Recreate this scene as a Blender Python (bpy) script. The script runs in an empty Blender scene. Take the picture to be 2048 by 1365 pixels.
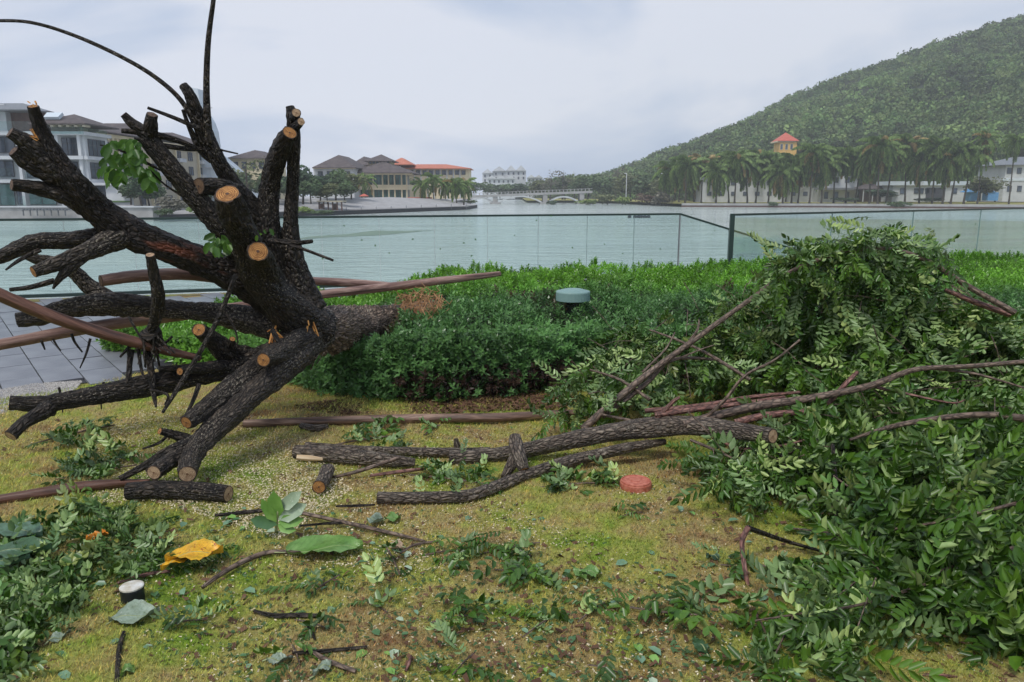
import bpy, math, random
import numpy as np
from mathutils import Vector, Matrix, noise as mnoise
random.seed(7); rng = np.random.default_rng(11)
S = bpy.context.scene; COL = S.collection; R = math.radians
# ---------------------------------------------------------------- camera, sky, sun, exposure
FPX = 1490.0; PITCH = R(11.2); CAMH = 1.6
cam_d = bpy.data.cameras.new('camera'); cam = bpy.data.objects.new('camera', cam_d); COL.objects.link(cam)
cam_d.sensor_width = 36.0; cam_d.lens = FPX/2048*36; cam_d.clip_start = .05; cam_d.clip_end = 6000
cam.location = (0, 0, CAMH); cam.rotation_euler = (math.pi/2-PITCH, 0, 0); S.camera = cam
world = bpy.data.worlds.new('World'); S.world = world; world.use_nodes = True
wn = world.node_tree; wn.nodes.clear()
SUN_EL, SUN_AZ = R(58), R(215)
def wnode(t, **k):
    n = wn.nodes.new(t)
    for a, b in k.items(): setattr(n, a, b)
    return n
sky = wnode('ShaderNodeTexSky', sky_type='NISHITA'); sky.sun_disc = False; sky.sun_elevation = SUN_EL; sky.sun_rotation = SUN_AZ; sky.dust_density = 4
bg1 = wnode('ShaderNodeBackground'); bg1.inputs[1].default_value = .10; wn.links.new(sky.outputs[0], bg1.inputs[0])
tc = wnode('ShaderNodeTexCoord'); mp = wnode('ShaderNodeMapping'); mp.inputs['Scale'].default_value = (1.1, 1.1, 3.6)
mp.inputs['Rotation'].default_value = (0, R(9), 0)
wn.links.new(tc.outputs['Generated'], mp.inputs[0])
nz = wnode('ShaderNodeTexNoise'); nz.inputs['Scale'].default_value = 1.5; nz.inputs['Detail'].default_value = 7; nz.inputs['Roughness'].default_value = .5; nz.inputs['Distortion'].default_value = .5
wn.links.new(mp.outputs[0], nz.inputs['Vector'])
rp = wnode('ShaderNodeValToRGB'); e = rp.color_ramp.elements
e[0].position = .41; e[0].color = (.34, .45, .68, 1); e[1].position = .59; e[1].color = (.82, .85, .95, 1)
m_ = e.new(.5); m_.color = (.55, .64, .82, 1)
wn.links.new(nz.outputs[0], rp.inputs[0])
bg2 = wnode('ShaderNodeBackground'); bg2.inputs[1].default_value = .69; wn.links.new(rp.outputs[0], bg2.inputs[0])
mx = wnode('ShaderNodeMixShader'); mx.inputs[0].default_value = .9
wn.links.new(bg1.outputs[0], mx.inputs[1]); wn.links.new(bg2.outputs[0], mx.inputs[2])
wo = wnode('ShaderNodeOutputWorld'); wn.links.new(mx.outputs[0], wo.inputs[0])
sd = bpy.data.lights.new('sun', 'SUN'); sd.energy = 1.5; sd.angle = R(12); sd.color = (1, .97, .92)
sun = bpy.data.objects.new('sun', sd); COL.objects.link(sun)
sdir = Vector((math.sin(SUN_AZ)*math.cos(SUN_EL), math.cos(SUN_AZ)*math.cos(SUN_EL), math.sin(SUN_EL)))
sun.rotation_euler = sdir.to_track_quat('Z', 'Y').to_euler(); sun.location = (0, 0, 30)
S.view_settings.view_transform = 'Standard'; S.view_settings.look = 'None'; S.view_settings.gamma = 1
S.view_settings.exposure = 0.5; S.view_settings.use_curve_mapping = False
S.cycles.volume_bounces = 4
# ---------------------------------------------------------------- pixel <-> place
CP, SP = math.cos(PITCH), math.sin(PITCH)
def ray(px, py):
    u = (px-1024)/FPX; v = (682.5-py)/FPX
    return Vector((u, CP+v*SP, -SP+v*CP))
def P(px, py, D):                      # the point seen there at distance D (world Y)
    d = ray(px, py); return Vector((0, 0, CAMH))+d*(D/d.y)
def G(px, py, z=0.0):                  # the point seen there at height z
    d = ray(px, py); return Vector((0, 0, CAMH))+d*((z-CAMH)/d.z)
def PR(px, py, D, rpx):                # point and radius
    d = ray(px, py)
    if D is None:
        t = (CAMH-.024)/(rpx/FPX*.8-d.z)   # rests on the turf
    else: t = D/d.y
    return Vector((0, 0, CAMH))+d*t, rpx*t/FPX
# ---------------------------------------------------------------- objects
WL = {}
def thing(name, label, cat, loc=(0, 0, 0), group=None, kind=None):
    o = bpy.data.objects.new(name, None); COL.objects.link(o); o.location = loc; o.empty_display_size = .1
    o['label'] = label; o['category'] = cat
    if group: o['group'] = group
    if kind: o['kind'] = kind
    WL[o.name] = Vector(loc); return o
def tag(o, label=None, cat=None, group=None, kind=None):
    if label: o['label'] = label
    if cat: o['category'] = cat
    if group: o['group'] = group
    if kind: o['kind'] = kind
    return o
def link(name, me, parent=None, at=None):
    o = bpy.data.objects.new(name, me); COL.objects.link(o)
    if parent is not None: o.parent = parent
    base = WL[parent.name] if parent is not None else Vector((0, 0, 0))
    if at is not None:
        o.location = Vector(at)-base; WL[o.name] = Vector(at)
    else: WL[o.name] = base.copy()
    return o
def mesh_np(name, V, F, mats, colors=None, smooth=False, uv=None, mi=None):
    """V (n,3); F (m,k) array or list of tuples"""
    me = bpy.data.meshes.new(name); V = np.asarray(V, dtype=np.float32)
    if isinstance(F, np.ndarray):
        m, k = F.shape
        me.vertices.add(len(V)); me.vertices.foreach_set('co', V.ravel())
        me.loops.add(m*k); me.loops.foreach_set('vertex_index', F.astype(np.int32).ravel())
        me.polygons.add(m); me.polygons.foreach_set('loop_start', np.arange(m, dtype=np.int32)*k)
        me.polygons.foreach_set('loop_total', np.full(m, k, dtype=np.int32))
        me.update(calc_edges=True)
    else:
        me.from_pydata([tuple(v) for v in V], [], F); me.update()
    if not isinstance(mats, (list, tuple)): mats = [mats]
    for q in mats: me.materials.append(q)
    if mi is not None: me.polygons.foreach_set('material_index', np.asarray(mi, dtype=np.int32))
    if smooth: me.polygons.foreach_set('use_smooth', np.ones(len(me.polygons), dtype=bool))
    if colors is not None:
        ca = me.color_attributes.new('Col', 'FLOAT_COLOR', 'POINT')
        c = np.ones((len(V), 4), dtype=np.float32); c[:, :3] = colors; ca.data.foreach_set('color', c.ravel())
    if uv is not None:
        ul = me.uv_layers.new(name='UVMap'); idx = np.empty(len(me.loops), dtype=np.int32); me.loops.foreach_get('vertex_index', idx)
        ul.data.foreach_set('uv', np.asarray(uv, dtype=np.float32)[idx].ravel())
    return me
def obj_np(name, V, F, mats, parent=None, **k):
    b = WL[parent.name] if parent is not None else Vector((0, 0, 0))
    V = np.asarray(V, dtype=np.float64)-np.array(b)
    return link(name, mesh_np(name, V, F, mats, **k), parent)
class MB:
    """collects shapes, builds ONE mesh object"""
    def __init__(s): s.v = []; s.f = []; s.m = []; s.uv = []; s.cm = 0
    def add(s, vs, fs, uv=None):
        b = len(s.v); s.v += [tuple(v) for v in vs]; s.f += [tuple(i+b for i in f) for f in fs]; s.m += [s.cm]*len(fs)
        s.uv += list(uv) if uv is not None else [(v[0]+v[1], v[2]) for v in vs]
    def box(s, x0, x1, y0, y1, z0, z1, rz=0, c=None):
        vs = [Vector((x, y, z)) for z in (z0, z1) for x, y in ((x0, y0), (x1, y0), (x1, y1), (x0, y1))]
        if rz:
            c = Vector(c) if c is not None else Vector(((x0+x1)/2, (y0+y1)/2, 0)); m = Matrix.Rotation(rz, 3, 'Z')
            vs = [m @ (v-c)+c for v in vs]
        s.add(vs, [(0, 3, 2, 1), (4, 5, 6, 7), (0, 1, 5, 4), (1, 2, 6, 5), (2, 3, 7, 6), (3, 0, 4, 7)])
    def beam(s, a, b, w, h=None):
        a = Vector(a); b = Vector(b); h = h or w; d = (b-a).normalized()
        x = d.cross(Vector((0, 0, 1)));
        if x.length < 1e-3: x = Vector((1, 0, 0))
        x.normalize(); y = x.cross(d)
        vs = [p+x*i*w/2+y*j*h/2 for p in (a, b) for i, j in ((-1, -1), (1, -1), (1, 1), (-1, 1))]
        s.add(vs, [(0, 3, 2, 1), (4, 5, 6, 7), (0, 1, 5, 4), (1, 2, 6, 5), (2, 3, 7, 6), (3, 0, 4, 7)])
    def poly(s, vs): s.add(vs, [tuple(range(len(vs)))])
    def hip(s, x0, x1, y0, y1, z0, z1, ins=None, t=.15):
        """hip roof with a ridge along the longer side and an eave slab"""
        w, d = x1-x0, y1-y0; i = ins if ins is not None else min(w, d)/2
        s.box(x0, x1, y0, y1, z0-t, z0)
        ix = min(i, w/2-.01); iy = min(i, d/2-.01)
        if w >= d: r = [(x0+ix, (y0+y1)/2, z1), (x1-ix, (y0+y1)/2, z1)]; f = [(0, 1, 5, 4), (1, 2, 5), (2, 3, 4, 5), (3, 0, 4)]
        else: r = [((x0+x1)/2, y0+iy, z1), ((x0+x1)/2, y1-iy, z1)]; f = [(0, 1, 4), (1, 2, 5, 4), (2, 3, 5), (3, 0, 4, 5)]
        s.add([(x0, y0, z0+.002), (x1, y0, z0+.002), (x1, y1, z0+.002), (x0, y1, z0+.002)]+r, f)
    def lathe(s, c, prof, n=24, lump=0):
        vs = []; fs = []
        for r, z in prof:
            for i in range(n):
                a = 2*math.pi*i/n; q = r*(1+lump*math.sin(3*a+z*40)) ; vs.append((c[0]+q*math.cos(a), c[1]+q*math.sin(a), c[2]+z))
        for k in range(len(prof)-1):
            for i in range(n): j = (i+1) % n; fs.append((k*n+i, k*n+j, (k+1)*n+j, (k+1)*n+i))
        fs.append(tuple(range(n-1, -1, -1))); fs.append(tuple((len(prof)-1)*n+i for i in range(n)))
        s.add(vs, fs)
    def build(s, name, mats, parent=None, smooth=False):
        o = obj_np(name, s.v, s.f, mats, parent, uv=s.uv)
        o.data.polygons.foreach_set('material_index', np.array(s.m, dtype=np.int32))
        if smooth:
            o.data.polygons.foreach_set('use_smooth', np.ones(len(s.f), dtype=bool))
        return o
# ---------------------------------------------------------------- materials
class NT:
    def __init__(s, name):
        s.m = bpy.data.materials.new(name); s.m.use_nodes = True; s.t = s.m.node_tree; s.t.nodes.clear()
        s.out = s.n('ShaderNodeOutputMaterial'); s.p = s.n('ShaderNodeBsdfPrincipled'); s.l(s.p.outputs[0], s.out.inputs[0])
    def n(s, t, **k):
        q = s.t.nodes.new(t)
        for a, b in k.items(): setattr(q, a, b)
        return q
    def l(s, a, b): s.t.links.new(a, b)
    def coord(s, kind='Object', scale=(1, 1, 1)):
        if kind == 'Position': src = s.n('ShaderNodeNewGeometry').outputs['Position']
        else: src = s.n('ShaderNodeTexCoord').outputs[kind]
        mp = s.n('ShaderNodeMapping'); mp.inputs['Scale'].default_value = scale; s.l(src, mp.inputs[0]); return mp.outputs[0]
    def noise(s, vec, scale, detail=4, rough=.55, dist=0):
        q = s.n('ShaderNodeTexNoise'); q.inputs['Scale'].default_value = scale; q.inputs['Detail'].default_value = detail
        q.inputs['Roughness'].default_value = rough; q.inputs['Distortion'].default_value = dist; s.l(vec, q.inputs['Vector']); return q.outputs[0]
    def ramp(s, fac, stops, interp='LINEAR'):
        q = s.n('ShaderNodeValToRGB'); q.color_ramp.interpolation = interp; el = q.color_ramp.elements
        el[0].position = stops[0][0]; el[0].color = (*stops[0][1], 1); el[1].position = stops[-1][0]; el[1].color = (*stops[-1][1], 1)
        for p_, c_ in stops[1:-1]: k = el.new(p_); k.color = (*c_, 1)
        s.l(fac, q.inputs[0]); return q.outputs[0]
    def mix(s, f, a, b, mode='MIX'):
        q = s.n('ShaderNodeMix', data_type='RGBA', blend_type=mode)
        for v, i in ((f, 0), (a, 6), (b, 7)):
            if isinstance(v, (int, float)): q.inputs[i].default_value = v
            elif isinstance(v, tuple): q.inputs[i].default_value = (*v, 1)
            else: s.l(v, q.inputs[i])
        return q.outputs[2]
    def math(s, op, a, b=0.0):
        q = s.n('ShaderNodeMath', operation=op)
        for v, i in ((a, 0), (b, 1)):
            if isinstance(v, (int, float)): q.inputs[i].default_value = v
            else: s.l(v, q.inputs[i])
        return q.outputs[0]
    def bump(s, h, dist, strength=1):
        b = s.n('ShaderNodeBump'); b.inputs['Distance'].default_value = dist; b.inputs['Strength'].default_value = strength
        s.l(h, b.inputs['Height']); s.l(b.outputs[0], s.p.inputs['Normal'])
    def base(s, c, rough=.7, spec=.5):
        if isinstance(c, tuple): s.p.inputs['Base Color'].default_value = (*c, 1)
        else: s.l(c, s.p.inputs['Base Color'])
        s.p.inputs['Roughness'].default_value = rough; s.p.inputs['Specular IOR Level'].default_value = spec; return s.m
def surf(name, c1, c2, scale=3, rough=.75, bump=0, bscale=40, coord='Object', stretch=(1, 1, 1), spec=.4):
    t = NT(name); v = t.coord(coord, stretch); n1 = t.noise(v, scale, 5)
    c = t.ramp(n1, [(.3, c1), (.7, c2)])
    if bump: t.bump(t.noise(v, bscale, 4), bump)
    return t.base(c, rough, spec)
M = {}
def bark(name, dark, mid, light, spk=.66, moss=None, streak=None, bd=.026):
    t = NT(name); v = t.coord('UV', (34, 13, 1))
    n1 = t.noise(v, 1.0, 6, .65, .6); v2 = t.coord('UV', (90, 70, 1)); n2 = t.noise(v2, 1, 3, .6)
    vo = t.n('ShaderNodeTexVoronoi', feature='DISTANCE_TO_EDGE'); vo.inputs['Scale'].default_value = 1.6
    nm = t.mix(.25, v, t.n('ShaderNodeTexNoise').outputs['Color'] if False else v); t.l(v, vo.inputs['Vector'])
    c = t.ramp(n1, [(.3, dark), (.5, mid), (.72, light)])
    crack = t.ramp(vo.outputs[0], [(0, (.25, .25, .25)), (.22, (1, 1, 1))]); c = t.mix(1.0, c, crack, 'MULTIPLY')
    lo = t.noise(t.coord('UV', (3, 2, 1)), 1, 3)
    sp = t.ramp(n2, [(spk, (0, 0, 0)), (spk+.05, (1, 1, 1))]); sp = t.math('MULTIPLY', sp, t.ramp(lo, [(.42, (.15, .15, .15)), (.6, (1, 1, 1))]))
    c = t.mix(sp, c, (.33, .29, .22))
    if streak: c = t.mix(t.ramp(t.noise(t.coord('UV', (5, 1.3, 1)), 1, 3), [(.6, (0, 0, 0)), (.68, (1, 1, 1))]), c, streak)
    h = t.math('ADD', t.math('MULTIPLY', n1, .7), t.math('MULTIPLY', t.ramp(vo.outputs[0], [(0, (0, 0, 0)), (.3, (1, 1, 1))]), .5))
    t.bump(h, bd); return t.base(c, .62, .4)
M['bark'] = bark('wet_dark_bark', (.006, .0045, .0035), (.028, .020, .014), (.12, .088, .062), .59)
M['bark_red'] = bark('dark_bark_with_red_scrapes', (.006, .005, .004), (.024, .016, .012), (.085, .058, .04), .68, streak=(.16, .045, .02))
M['bark_log'] = bark('damp_log_bark', (.05, .037, .028), (.16, .12, .09), (.40, .33, .25), .56)
M['bark_grey'] = bark('grey_brown_bark', (.02, .015, .012), (.06, .046, .036), (.19, .15, .11), .56)
M['bark_trunk'] = bark('flaky_trunk_bark', (.05, .034, .024), (.27, .19, .135), (.60, .47, .36), .58)
M['bark_twig'] = bark('brown_twig_bark', (.10, .065, .045), (.19, .13, .095), (.32, .24, .18), .75, bd=.004)
M['bark_pink'] = bark('reddish_twig_bark', (.11, .045, .035), (.24, .11, .085), (.38, .22, .17), .75, bd=.004)
def polemat(name, a, b, c3):
    t = NT(name); v = t.coord('UV', (14, 1.6, 1)); n1 = t.noise(v, 1.3, 7, .65, 1.2); c = t.ramp(n1, [(.3, a), (.5, b), (.7, c3)])
    t.bump(t.noise(t.coord('UV', (60, 8, 1)), 1, 4), .004); return t.base(c, .5, .45)
M['pole'] = polemat('stripped_pole_wood', (.045, .022, .018), (.23, .13, .10), (.48, .33, .26))
M['pole_dark'] = polemat('dark_pole_wood', (.02, .012, .01), (.11, .048, .03), (.27, .13, .085))
M['pole_pale'] = polemat('raw_pale_wood', (.40, .26, .13), (.58, .42, .24), (.70, .56, .36))
M['pole_ground'] = polemat('weathered_pole_wood', (.03, .016, .012), (.17, .10, .07), (.42, .28, .20))
def cutmat(name, c1, c2, pith):
    t = NT(name); uvn = t.n('ShaderNodeTexCoord').outputs['UV']
    nn = t.noise(uvn, 2.5, 3)
    ln = t.n('ShaderNodeVectorMath', operation='LENGTH'); t.l(uvn, ln.inputs[0])
    rr = t.math('ADD', ln.outputs['Value'], t.math('MULTIPLY', nn, .25))
    w = t.math('SINE', t.math('MULTIPLY', rr, 40)); w = t.math('ADD', t.math('MULTIPLY', w, .38), t.math('MULTIPLY', t.noise(t.coord('UV', (1, 14, 1)), 1.5, 4), .9))
    c = t.ramp(w, [(.2, c1), (.75, c2)])
    c = t.mix(t.ramp(ln.outputs['Value'], [(.09, (1, 1, 1)), (.16, (0, 0, 0))]), c, pith)
    st = t.noise(t.coord('UV', (1.6, 1.1, 1)), 1.0, 5, .65); c = t.mix(1.0, c, t.ramp(st, [(.36, (.45, .36, .30)), (.55, (1, 1, 1)), (.7, (1.15, 1.15, 1.2))]), 'MULTIPLY'); sm = t.noise(t.coord('UV', (.6, 22, 1)), 1.0, 3, .7); c = t.mix(.6, c, t.ramp(sm, [(.35, (.6, .55, .5)), (.6, (1.1, 1.1, 1.1))]), 'MULTIPLY')
    c = t.mix(t.ramp(rr, [(.96, (0, 0, 0)), (1.06, (1, 1, 1))]), c, (.05, .03, .02))
    t.bump(t.noise(t.coord('UV', (2, 20, 1)), 2, 4), .004); return t.base(c, .55, .35)
M['cut'] = cutmat('fresh_orange_cut_wood', (.26, .095, .018), (.68, .36, .12), (.10, .06, .05))
M['cut_pale'] = cutmat('pale_cut_wood', (.42, .26, .14), (.68, .50, .32), (.2, .1, .05))
M['cut_dull'] = cutmat('dull_cut_wood', (.10, .06, .035), (.24, .15, .09), (.05, .03, .02))
M['splint'] = surf('splintered_wood', (.45, .17, .04), (.8, .42, .12), 30, .6, .004, 120)
def leafmat(name, top, under, var=.35, rough=.38, attr=False, trans=.3):
    t = NT(name)
    if attr:
        a = t.n('ShaderNodeAttribute', attribute_name='Col'); c = t.mix(1.0, top, a.outputs['Color'], 'MULTIPLY'); cu = t.mix(1.0, under, a.outputs['Color'], 'MULTIPLY')
    else:
        oi = t.n('ShaderNodeObjectInfo'); g = t.n('ShaderNodeTexWhiteNoise', noise_dimensions='1D'); t.l(oi.outputs['Random'], g.inputs['W'])
        r = t.ramp(g.outputs[0], [(0, (1-var, 1-var, 1-var)), (.6, (1, 1, 1)), (1, (1+var*1.6, 1+var*1.0, 1+var*.6))])
        c = t.mix(1.0, top, r, 'MULTIPLY'); cu = t.mix(1.0, under, r, 'MULTIPLY')
    ge = t.n('ShaderNodeNewGeometry'); c = t.mix(ge.outputs['Backfacing'], c, cu)
    n = t.noise(t.coord('Object'), 25, 3); c = t.mix(1.0, c, t.ramp(n, [(.3, (.75, .8, .75)), (.7, (1.2, 1.15, 1.2))]), 'MULTIPLY')
    t.base(c, rough, .5)
    tr = t.n('ShaderNodeBsdfTranslucent'); t.l(c, tr.inputs[0]); ms = t.n('ShaderNodeMixShader'); ms.inputs[0].default_value = trans
    t.l(t.p.outputs[0], ms.inputs[1]); t.l(tr.outputs[0], ms.inputs[2]); t.l(ms.outputs[0], t.out.inputs[0]); return t.m
M['leaf'] = leafmat('pinnate_leaf_green', (.060, .145, .014), (.25, .38, .14), var=.5, rough=.36, trans=.16)
M['leaf_bulk'] = leafmat('pinnate_foliage_green', (.050, .118, .011), (.17, .27, .08), attr=True, rough=.4, trans=.12)
M['hedge'] = leafmat('hedge_leaf_green', (1, 1, 1), (1.1, 1.1, 1.15), attr=True, rough=.34)
M['far_leaf'] = leafmat('far_foliage_green', (1, 1, 1), (1, 1, 1), attr=True, rough=.7, trans=.25)
M['grass'] = None
def groundcols(t, v):
    n1 = t.noise(v, .9, 5, .6); n2 = t.noise(v, 6, 4, .6); n3 = t.noise(v, 55, 3, .6)
    c = t.ramp(t.math('ADD', t.math('MULTIPLY', n1, .6), t.math('MULTIPLY', n2, .4)), [(.35, (.27, .16, .085)), (.44, (.44, .35, .16)), (.53, (.40, .41, .11)), (.61, (.22, .34, .045))])
    return t.mix(.8, c, t.ramp(n3, [(.3, (.55, .55, .55)), (.7, (1.4, 1.35, 1.25))]), 'MULTIPLY')
t = NT('dry_and_green_lawn'); v = t.coord('Position'); c = groundcols(t, v); c = t.mix(1.0, c, (.75, .75, .75), 'MULTIPLY'); t.bump(t.noise(v, 80, 4), .012); M['lawn'] = t.base(c, .95, .15)
t = NT('grass_blades'); v = t.coord('Position'); c = groundcols(t, v); a = t.n('ShaderNodeAttribute', attribute_name='Col'); c = t.mix(1.0, c, a.outputs['Color'], 'MULTIPLY'); M['grass'] = t.base(c, .6, .3)
M['paver'] = surf('wet_grey_paver', (.13, .133, .15), (.23, .235, .25), 2.5, .38, .002, 90)
M['grit'] = surf('pale_grit', (.2, .19, .18), (.42, .40, .37), 60, .9, .004, 150)
M['joint'] = surf('dark_joint', (.02, .02, .025), (.04, .04, .045), 5, .8)
M['stone'] = surf('pale_stone', (.30, .29, .28), (.42, .41, .40), .8, .85, .01, 6)
M['white'] = surf('white_paint', (.48, .50, .51), (.62, .63, .63), .6, .7)
M['beige'] = surf('beige_render', (.42, .37, .27), (.52, .47, .36), .5, .8)
M['cream'] = surf('cream_render', (.62, .52, .33), (.72, .63, .43), .5, .8)
M['yellow'] = surf('yellow_render', (.72, .42, .10), (.82, .52, .18), .5, .8)
M['brown'] = surf('brown_cladding', (.10, .055, .045), (.17, .10, .08), 2, .7)
M['tile_dark'] = surf('dark_roof_tile', (.075, .06, .06), (.13, .105, .10), 1.2, .8, .05, 5)
M['tile_red'] = surf('red_roof_tile', (.42, .13, .08), (.60, .22, .14), 1.2, .8, .05, 5)
M['redroof'] = surf('bright_red_roof', (.48, .10, .07), (.58, .15, .10), 1.2, .7)
M['metal'] = surf('grey_metal', (.14, .15, .16), (.2, .21, .22), 3, .45)
M['rail'] = surf('dark_green_metal', (.02, .04, .035), (.035, .06, .05), 3, .35)
M['frame'] = surf('dark_window_frame', (.04, .04, .05), (.07, .07, .08), 2, .5)
M['blue'] = surf('blue_tarpaulin', (.08, .25, .5), (.14, .35, .6), 2, .6)
M['leaf_rim'] = surf('trimmed_green', (.06, .12, .04), (.10, .18, .06), 5, .8)
M['edge'] = surf('polished_glass_edge', (.18, .28, .26), (.25, .36, .34), 3, .3)
M['sail'] = surf('pale_sail_cladding', (.55, .62, .66), (.68, .74, .77), .3, .5)
def glassy(name, c, rough=.08):
    t = NT(name); n = t.noise(t.coord('Object'), .7, 3); return t.base(t.ramp(n, [(.35, tuple(x*.7 for x in c)), (.65, tuple(min(1, x*1.3) for x in c))]), rough, .8)
M['pane'] = glassy('window_glass', (.07, .09, .12)); M['pane_green'] = glassy('green_window_glass', (.10, .22, .20), .12)
t = NT('fence_glass'); t.t.nodes.remove(t.p); tb = t.n('ShaderNodeBsdfTransparent'); tb.inputs[0].default_value = (.90, .965, .955, 1)
gl = t.n('ShaderNodeBsdfGlossy'); gl.inputs['Roughness'].default_value = .03; fr = t.n('ShaderNodeFresnel'); fr.inputs[0].default_value = 1.45
df = t.n('ShaderNodeBsdfDiffuse'); df.inputs[0].default_value = (.55, .68, .66, 1)
m1 = t.n('ShaderNodeMixShader'); t.l(t.math('MULTIPLY', fr.outputs[0], .4), m1.inputs[0]); t.l(tb.outputs[0], m1.inputs[1]); t.l(gl.outputs[0], m1.inputs[2])
m2 = t.n('ShaderNodeMixShader'); m2.inputs[0].default_value = .05; t.l(t.ramp(t.noise(t.coord('Object', (1, 1, 1)), 2.5, 5), [(.4, (.0, .0, .0)), (.8, (.045, .045, .045))]), m2.inputs[0])
t.l(m1.outputs[0], m2.inputs[1]); t.l(df.outputs[0], m2.inputs[2]); t.l(m2.outputs[0], t.out.inputs[0]); M['glass'] = t.m
t = NT('lake_water'); v = t.coord('Position', (1, 2.2, 1)); a = t.noise(v, .55, 6, .62, .4); b = t.noise(t.coord('Position', (.02, .10, 1)), 1, 4, .55)
t.p.inputs['IOR'].default_value = 1.33
t.bump(t.math('MULTIPLY', a, t.ramp(b, [(.4, (.3, .3, .3)), (.62, (1, 1, 1))])), .5)
M['water'] = t.base(t.ramp(b, [(.35, (.43, .50, .46)), (.65, (.53, .59, .55))]), .1, .5)
# ---------------------------------------------------------------- tubes
def resample(pts, n):
    out = []
    for i in range(len(pts)-1):
        p0 = pts[max(i-1, 0)]; p1 = pts[i]; p2 = pts[i+1]; p3 = pts[min(i+2, len(pts)-1)]
        for k in range(n):
            s = k/n; s2 = s*s; s3 = s2*s
            out.append(tuple(.5*((2*b)+(-a+c)*s+(2*a-5*b+4*c-d)*s2+(-a+3*b-3*c+d)*s3) for a, b, c, d in zip(p0, p1, p2, p3)))
    out.append(tuple(pts[-1])); return np.array(out)
def tube(pts, sides=14, n=8, lump=.10, seed=0, rough=.0, vlump=6):
    """pts: list of (Vector, radius). returns V, F(quads), uv, ring frames"""
    A = resample([(p.x, p.y, p.z, r) for p, r in pts], n); C = A[:, :3]; Rr = np.abs(A[:, 3])
    T = np.gradient(C, axis=0); T /= np.linalg.norm(T, axis=1)[:, None]+1e-9
    L = np.concatenate([[0], np.cumsum(np.linalg.norm(np.diff(C, axis=0), axis=1))])
    up = np.array([0, 0, 1.]) if abs(T[0][2]) < .9 else np.array([1., 0, 0])
    x = np.cross(T[0], up); x /= np.linalg.norm(x); V = []; U = []; fr = []
    for i in range(len(C)):
        x = x-T[i]*np.dot(x, T[i]); x /= np.linalg.norm(x)+1e-9; y = np.cross(T[i], x); fr.append((C[i], T[i], x.copy(), y, Rr[i]))
        for k in range(sides+1):
            a = 2*math.pi*k/sides; cx, sy = math.cos(a), math.sin(a)
            kk = k % sides; a2 = 2*math.pi*kk/sides
            q = mnoise.noise(Vector((math.cos(a2)*1.3+seed, math.sin(a2)*1.3, L[i]*vlump/2+seed*3)))
            q2 = mnoise.noise(Vector((math.cos(a2)*5+seed, math.sin(a2)*5, L[i]*26))) if rough else 0
            rr = Rr[i]*(1+lump*q*1.6+rough*q2)
            V.append(C[i]+x*cx*rr+y*sy*rr); U.append((a/(2*math.pi)*max(.05, 2*math.pi*np.mean(Rr)), L[i]))
    ns = sides+1; i = np.arange(len(C)-1)[:, None]*ns; k = np.arange(sides)[None, :]
    a = (i+k); F = np.stack([a, a+1, a+ns+1, a+ns], axis=-1).reshape(-1, 4)
    return np.array(V), F, np.array(U), fr
def cap(fr_, V, ns, ring, flip, proud=.003):
    """disc over an end ring, following its outline"""
    c, T, x, y, r = fr_; s = -1 if flip else 1
    rp = V[ring*ns:ring*ns+ns-1]; n = len(rp); cc = rp.mean(axis=0)+T*s*proud
    vs = [cc]; uv = [(0, 0)]
    for f_ in (.5, .97):
        for p in rp:
            q = cc+(p-rp.mean(axis=0))*f_; vs.append(q); d = (p-rp.mean(axis=0))/max(r, 1e-5)*f_; uv.append((float(np.dot(d, x)), float(np.dot(d, y))))
    for p in rp: vs.append(p+T*s*.0006); d = (p-rp.mean(axis=0))/max(r, 1e-5); uv.append((float(np.dot(d, x))*1.1, float(np.dot(d, y))*1.1))
    fs = []
    for i in range(n):
        j = (i+1) % n; fs.append((0, 1+i, 1+j)); fs.append((1+i, 1+n+i, 1+n+j, 1+j)); fs.append((1+n+i, 1+2*n+i, 1+2*n+j, 1+n+j))
    if flip: fs = [f[::-1] for f in fs]
    return vs, fs, uv
def limb(name, px, mat, parent=None, cuts='', cmat='cut', sides=None, n=8, lump=.10, rough=.05, label=None, world=False):
    """px: (px,py,D or None for on the ground, radius px); cuts: 's','e' ends that show a sawn face"""
    pts = px if world else [PR(*q) for q in px]
    mr = max(r for _, r in pts); sides = sides or (30 if mr > .04 else 18 if mr > .02 else 14 if cuts else 9)
    if mr > .03 and not world: n = max(n, 13)
    if mr < .02: rough = 0
    V, F, U, fr = tube(pts, sides, n, lump, seed=random.random()*50, rough=rough)
    ns = sides+1; o = obj_np(name, V, F, M[mat], parent, uv=U, smooth=True)
    if label: o['label'] = label
    for flag, ring, flip in (('s', 0, True), ('e', len(fr)-1, False)):
        vs, fs, uv = cap(fr[ring], V, ns, ring, flip)
        if flag in cuts:
            b = WL[parent.name] if parent is not None else Vector((0, 0, 0))
            me = mesh_np('cut_face', np.array(vs)-np.array(b), fs, M[cmat], uv=uv); q = bpy.data.objects.new('cut_face', me); COL.objects.link(q); q.parent = o; WL[q.name] = b.copy()
        else:
            pass
    if 's' not in cuts or 'e' not in cuts:      # close plain ends
        bm_v = [v.co[:] for v in o.data.vertices]; fs_ = [tuple(p.vertices) for p in o.data.polygons]
        if 's' not in cuts: fs_.append(tuple(range(ns-2, -1, -1)))
        if 'e' not in cuts: e0 = (len(fr)-1)*ns; fs_.append(tuple(e0+i for i in range(ns-1)))
        me = mesh_np(name, bm_v, fs_, M[mat], uv=U, smooth=True); old = o.data; o.data = me; bpy.data.meshes.remove(old)
    return o
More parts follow.
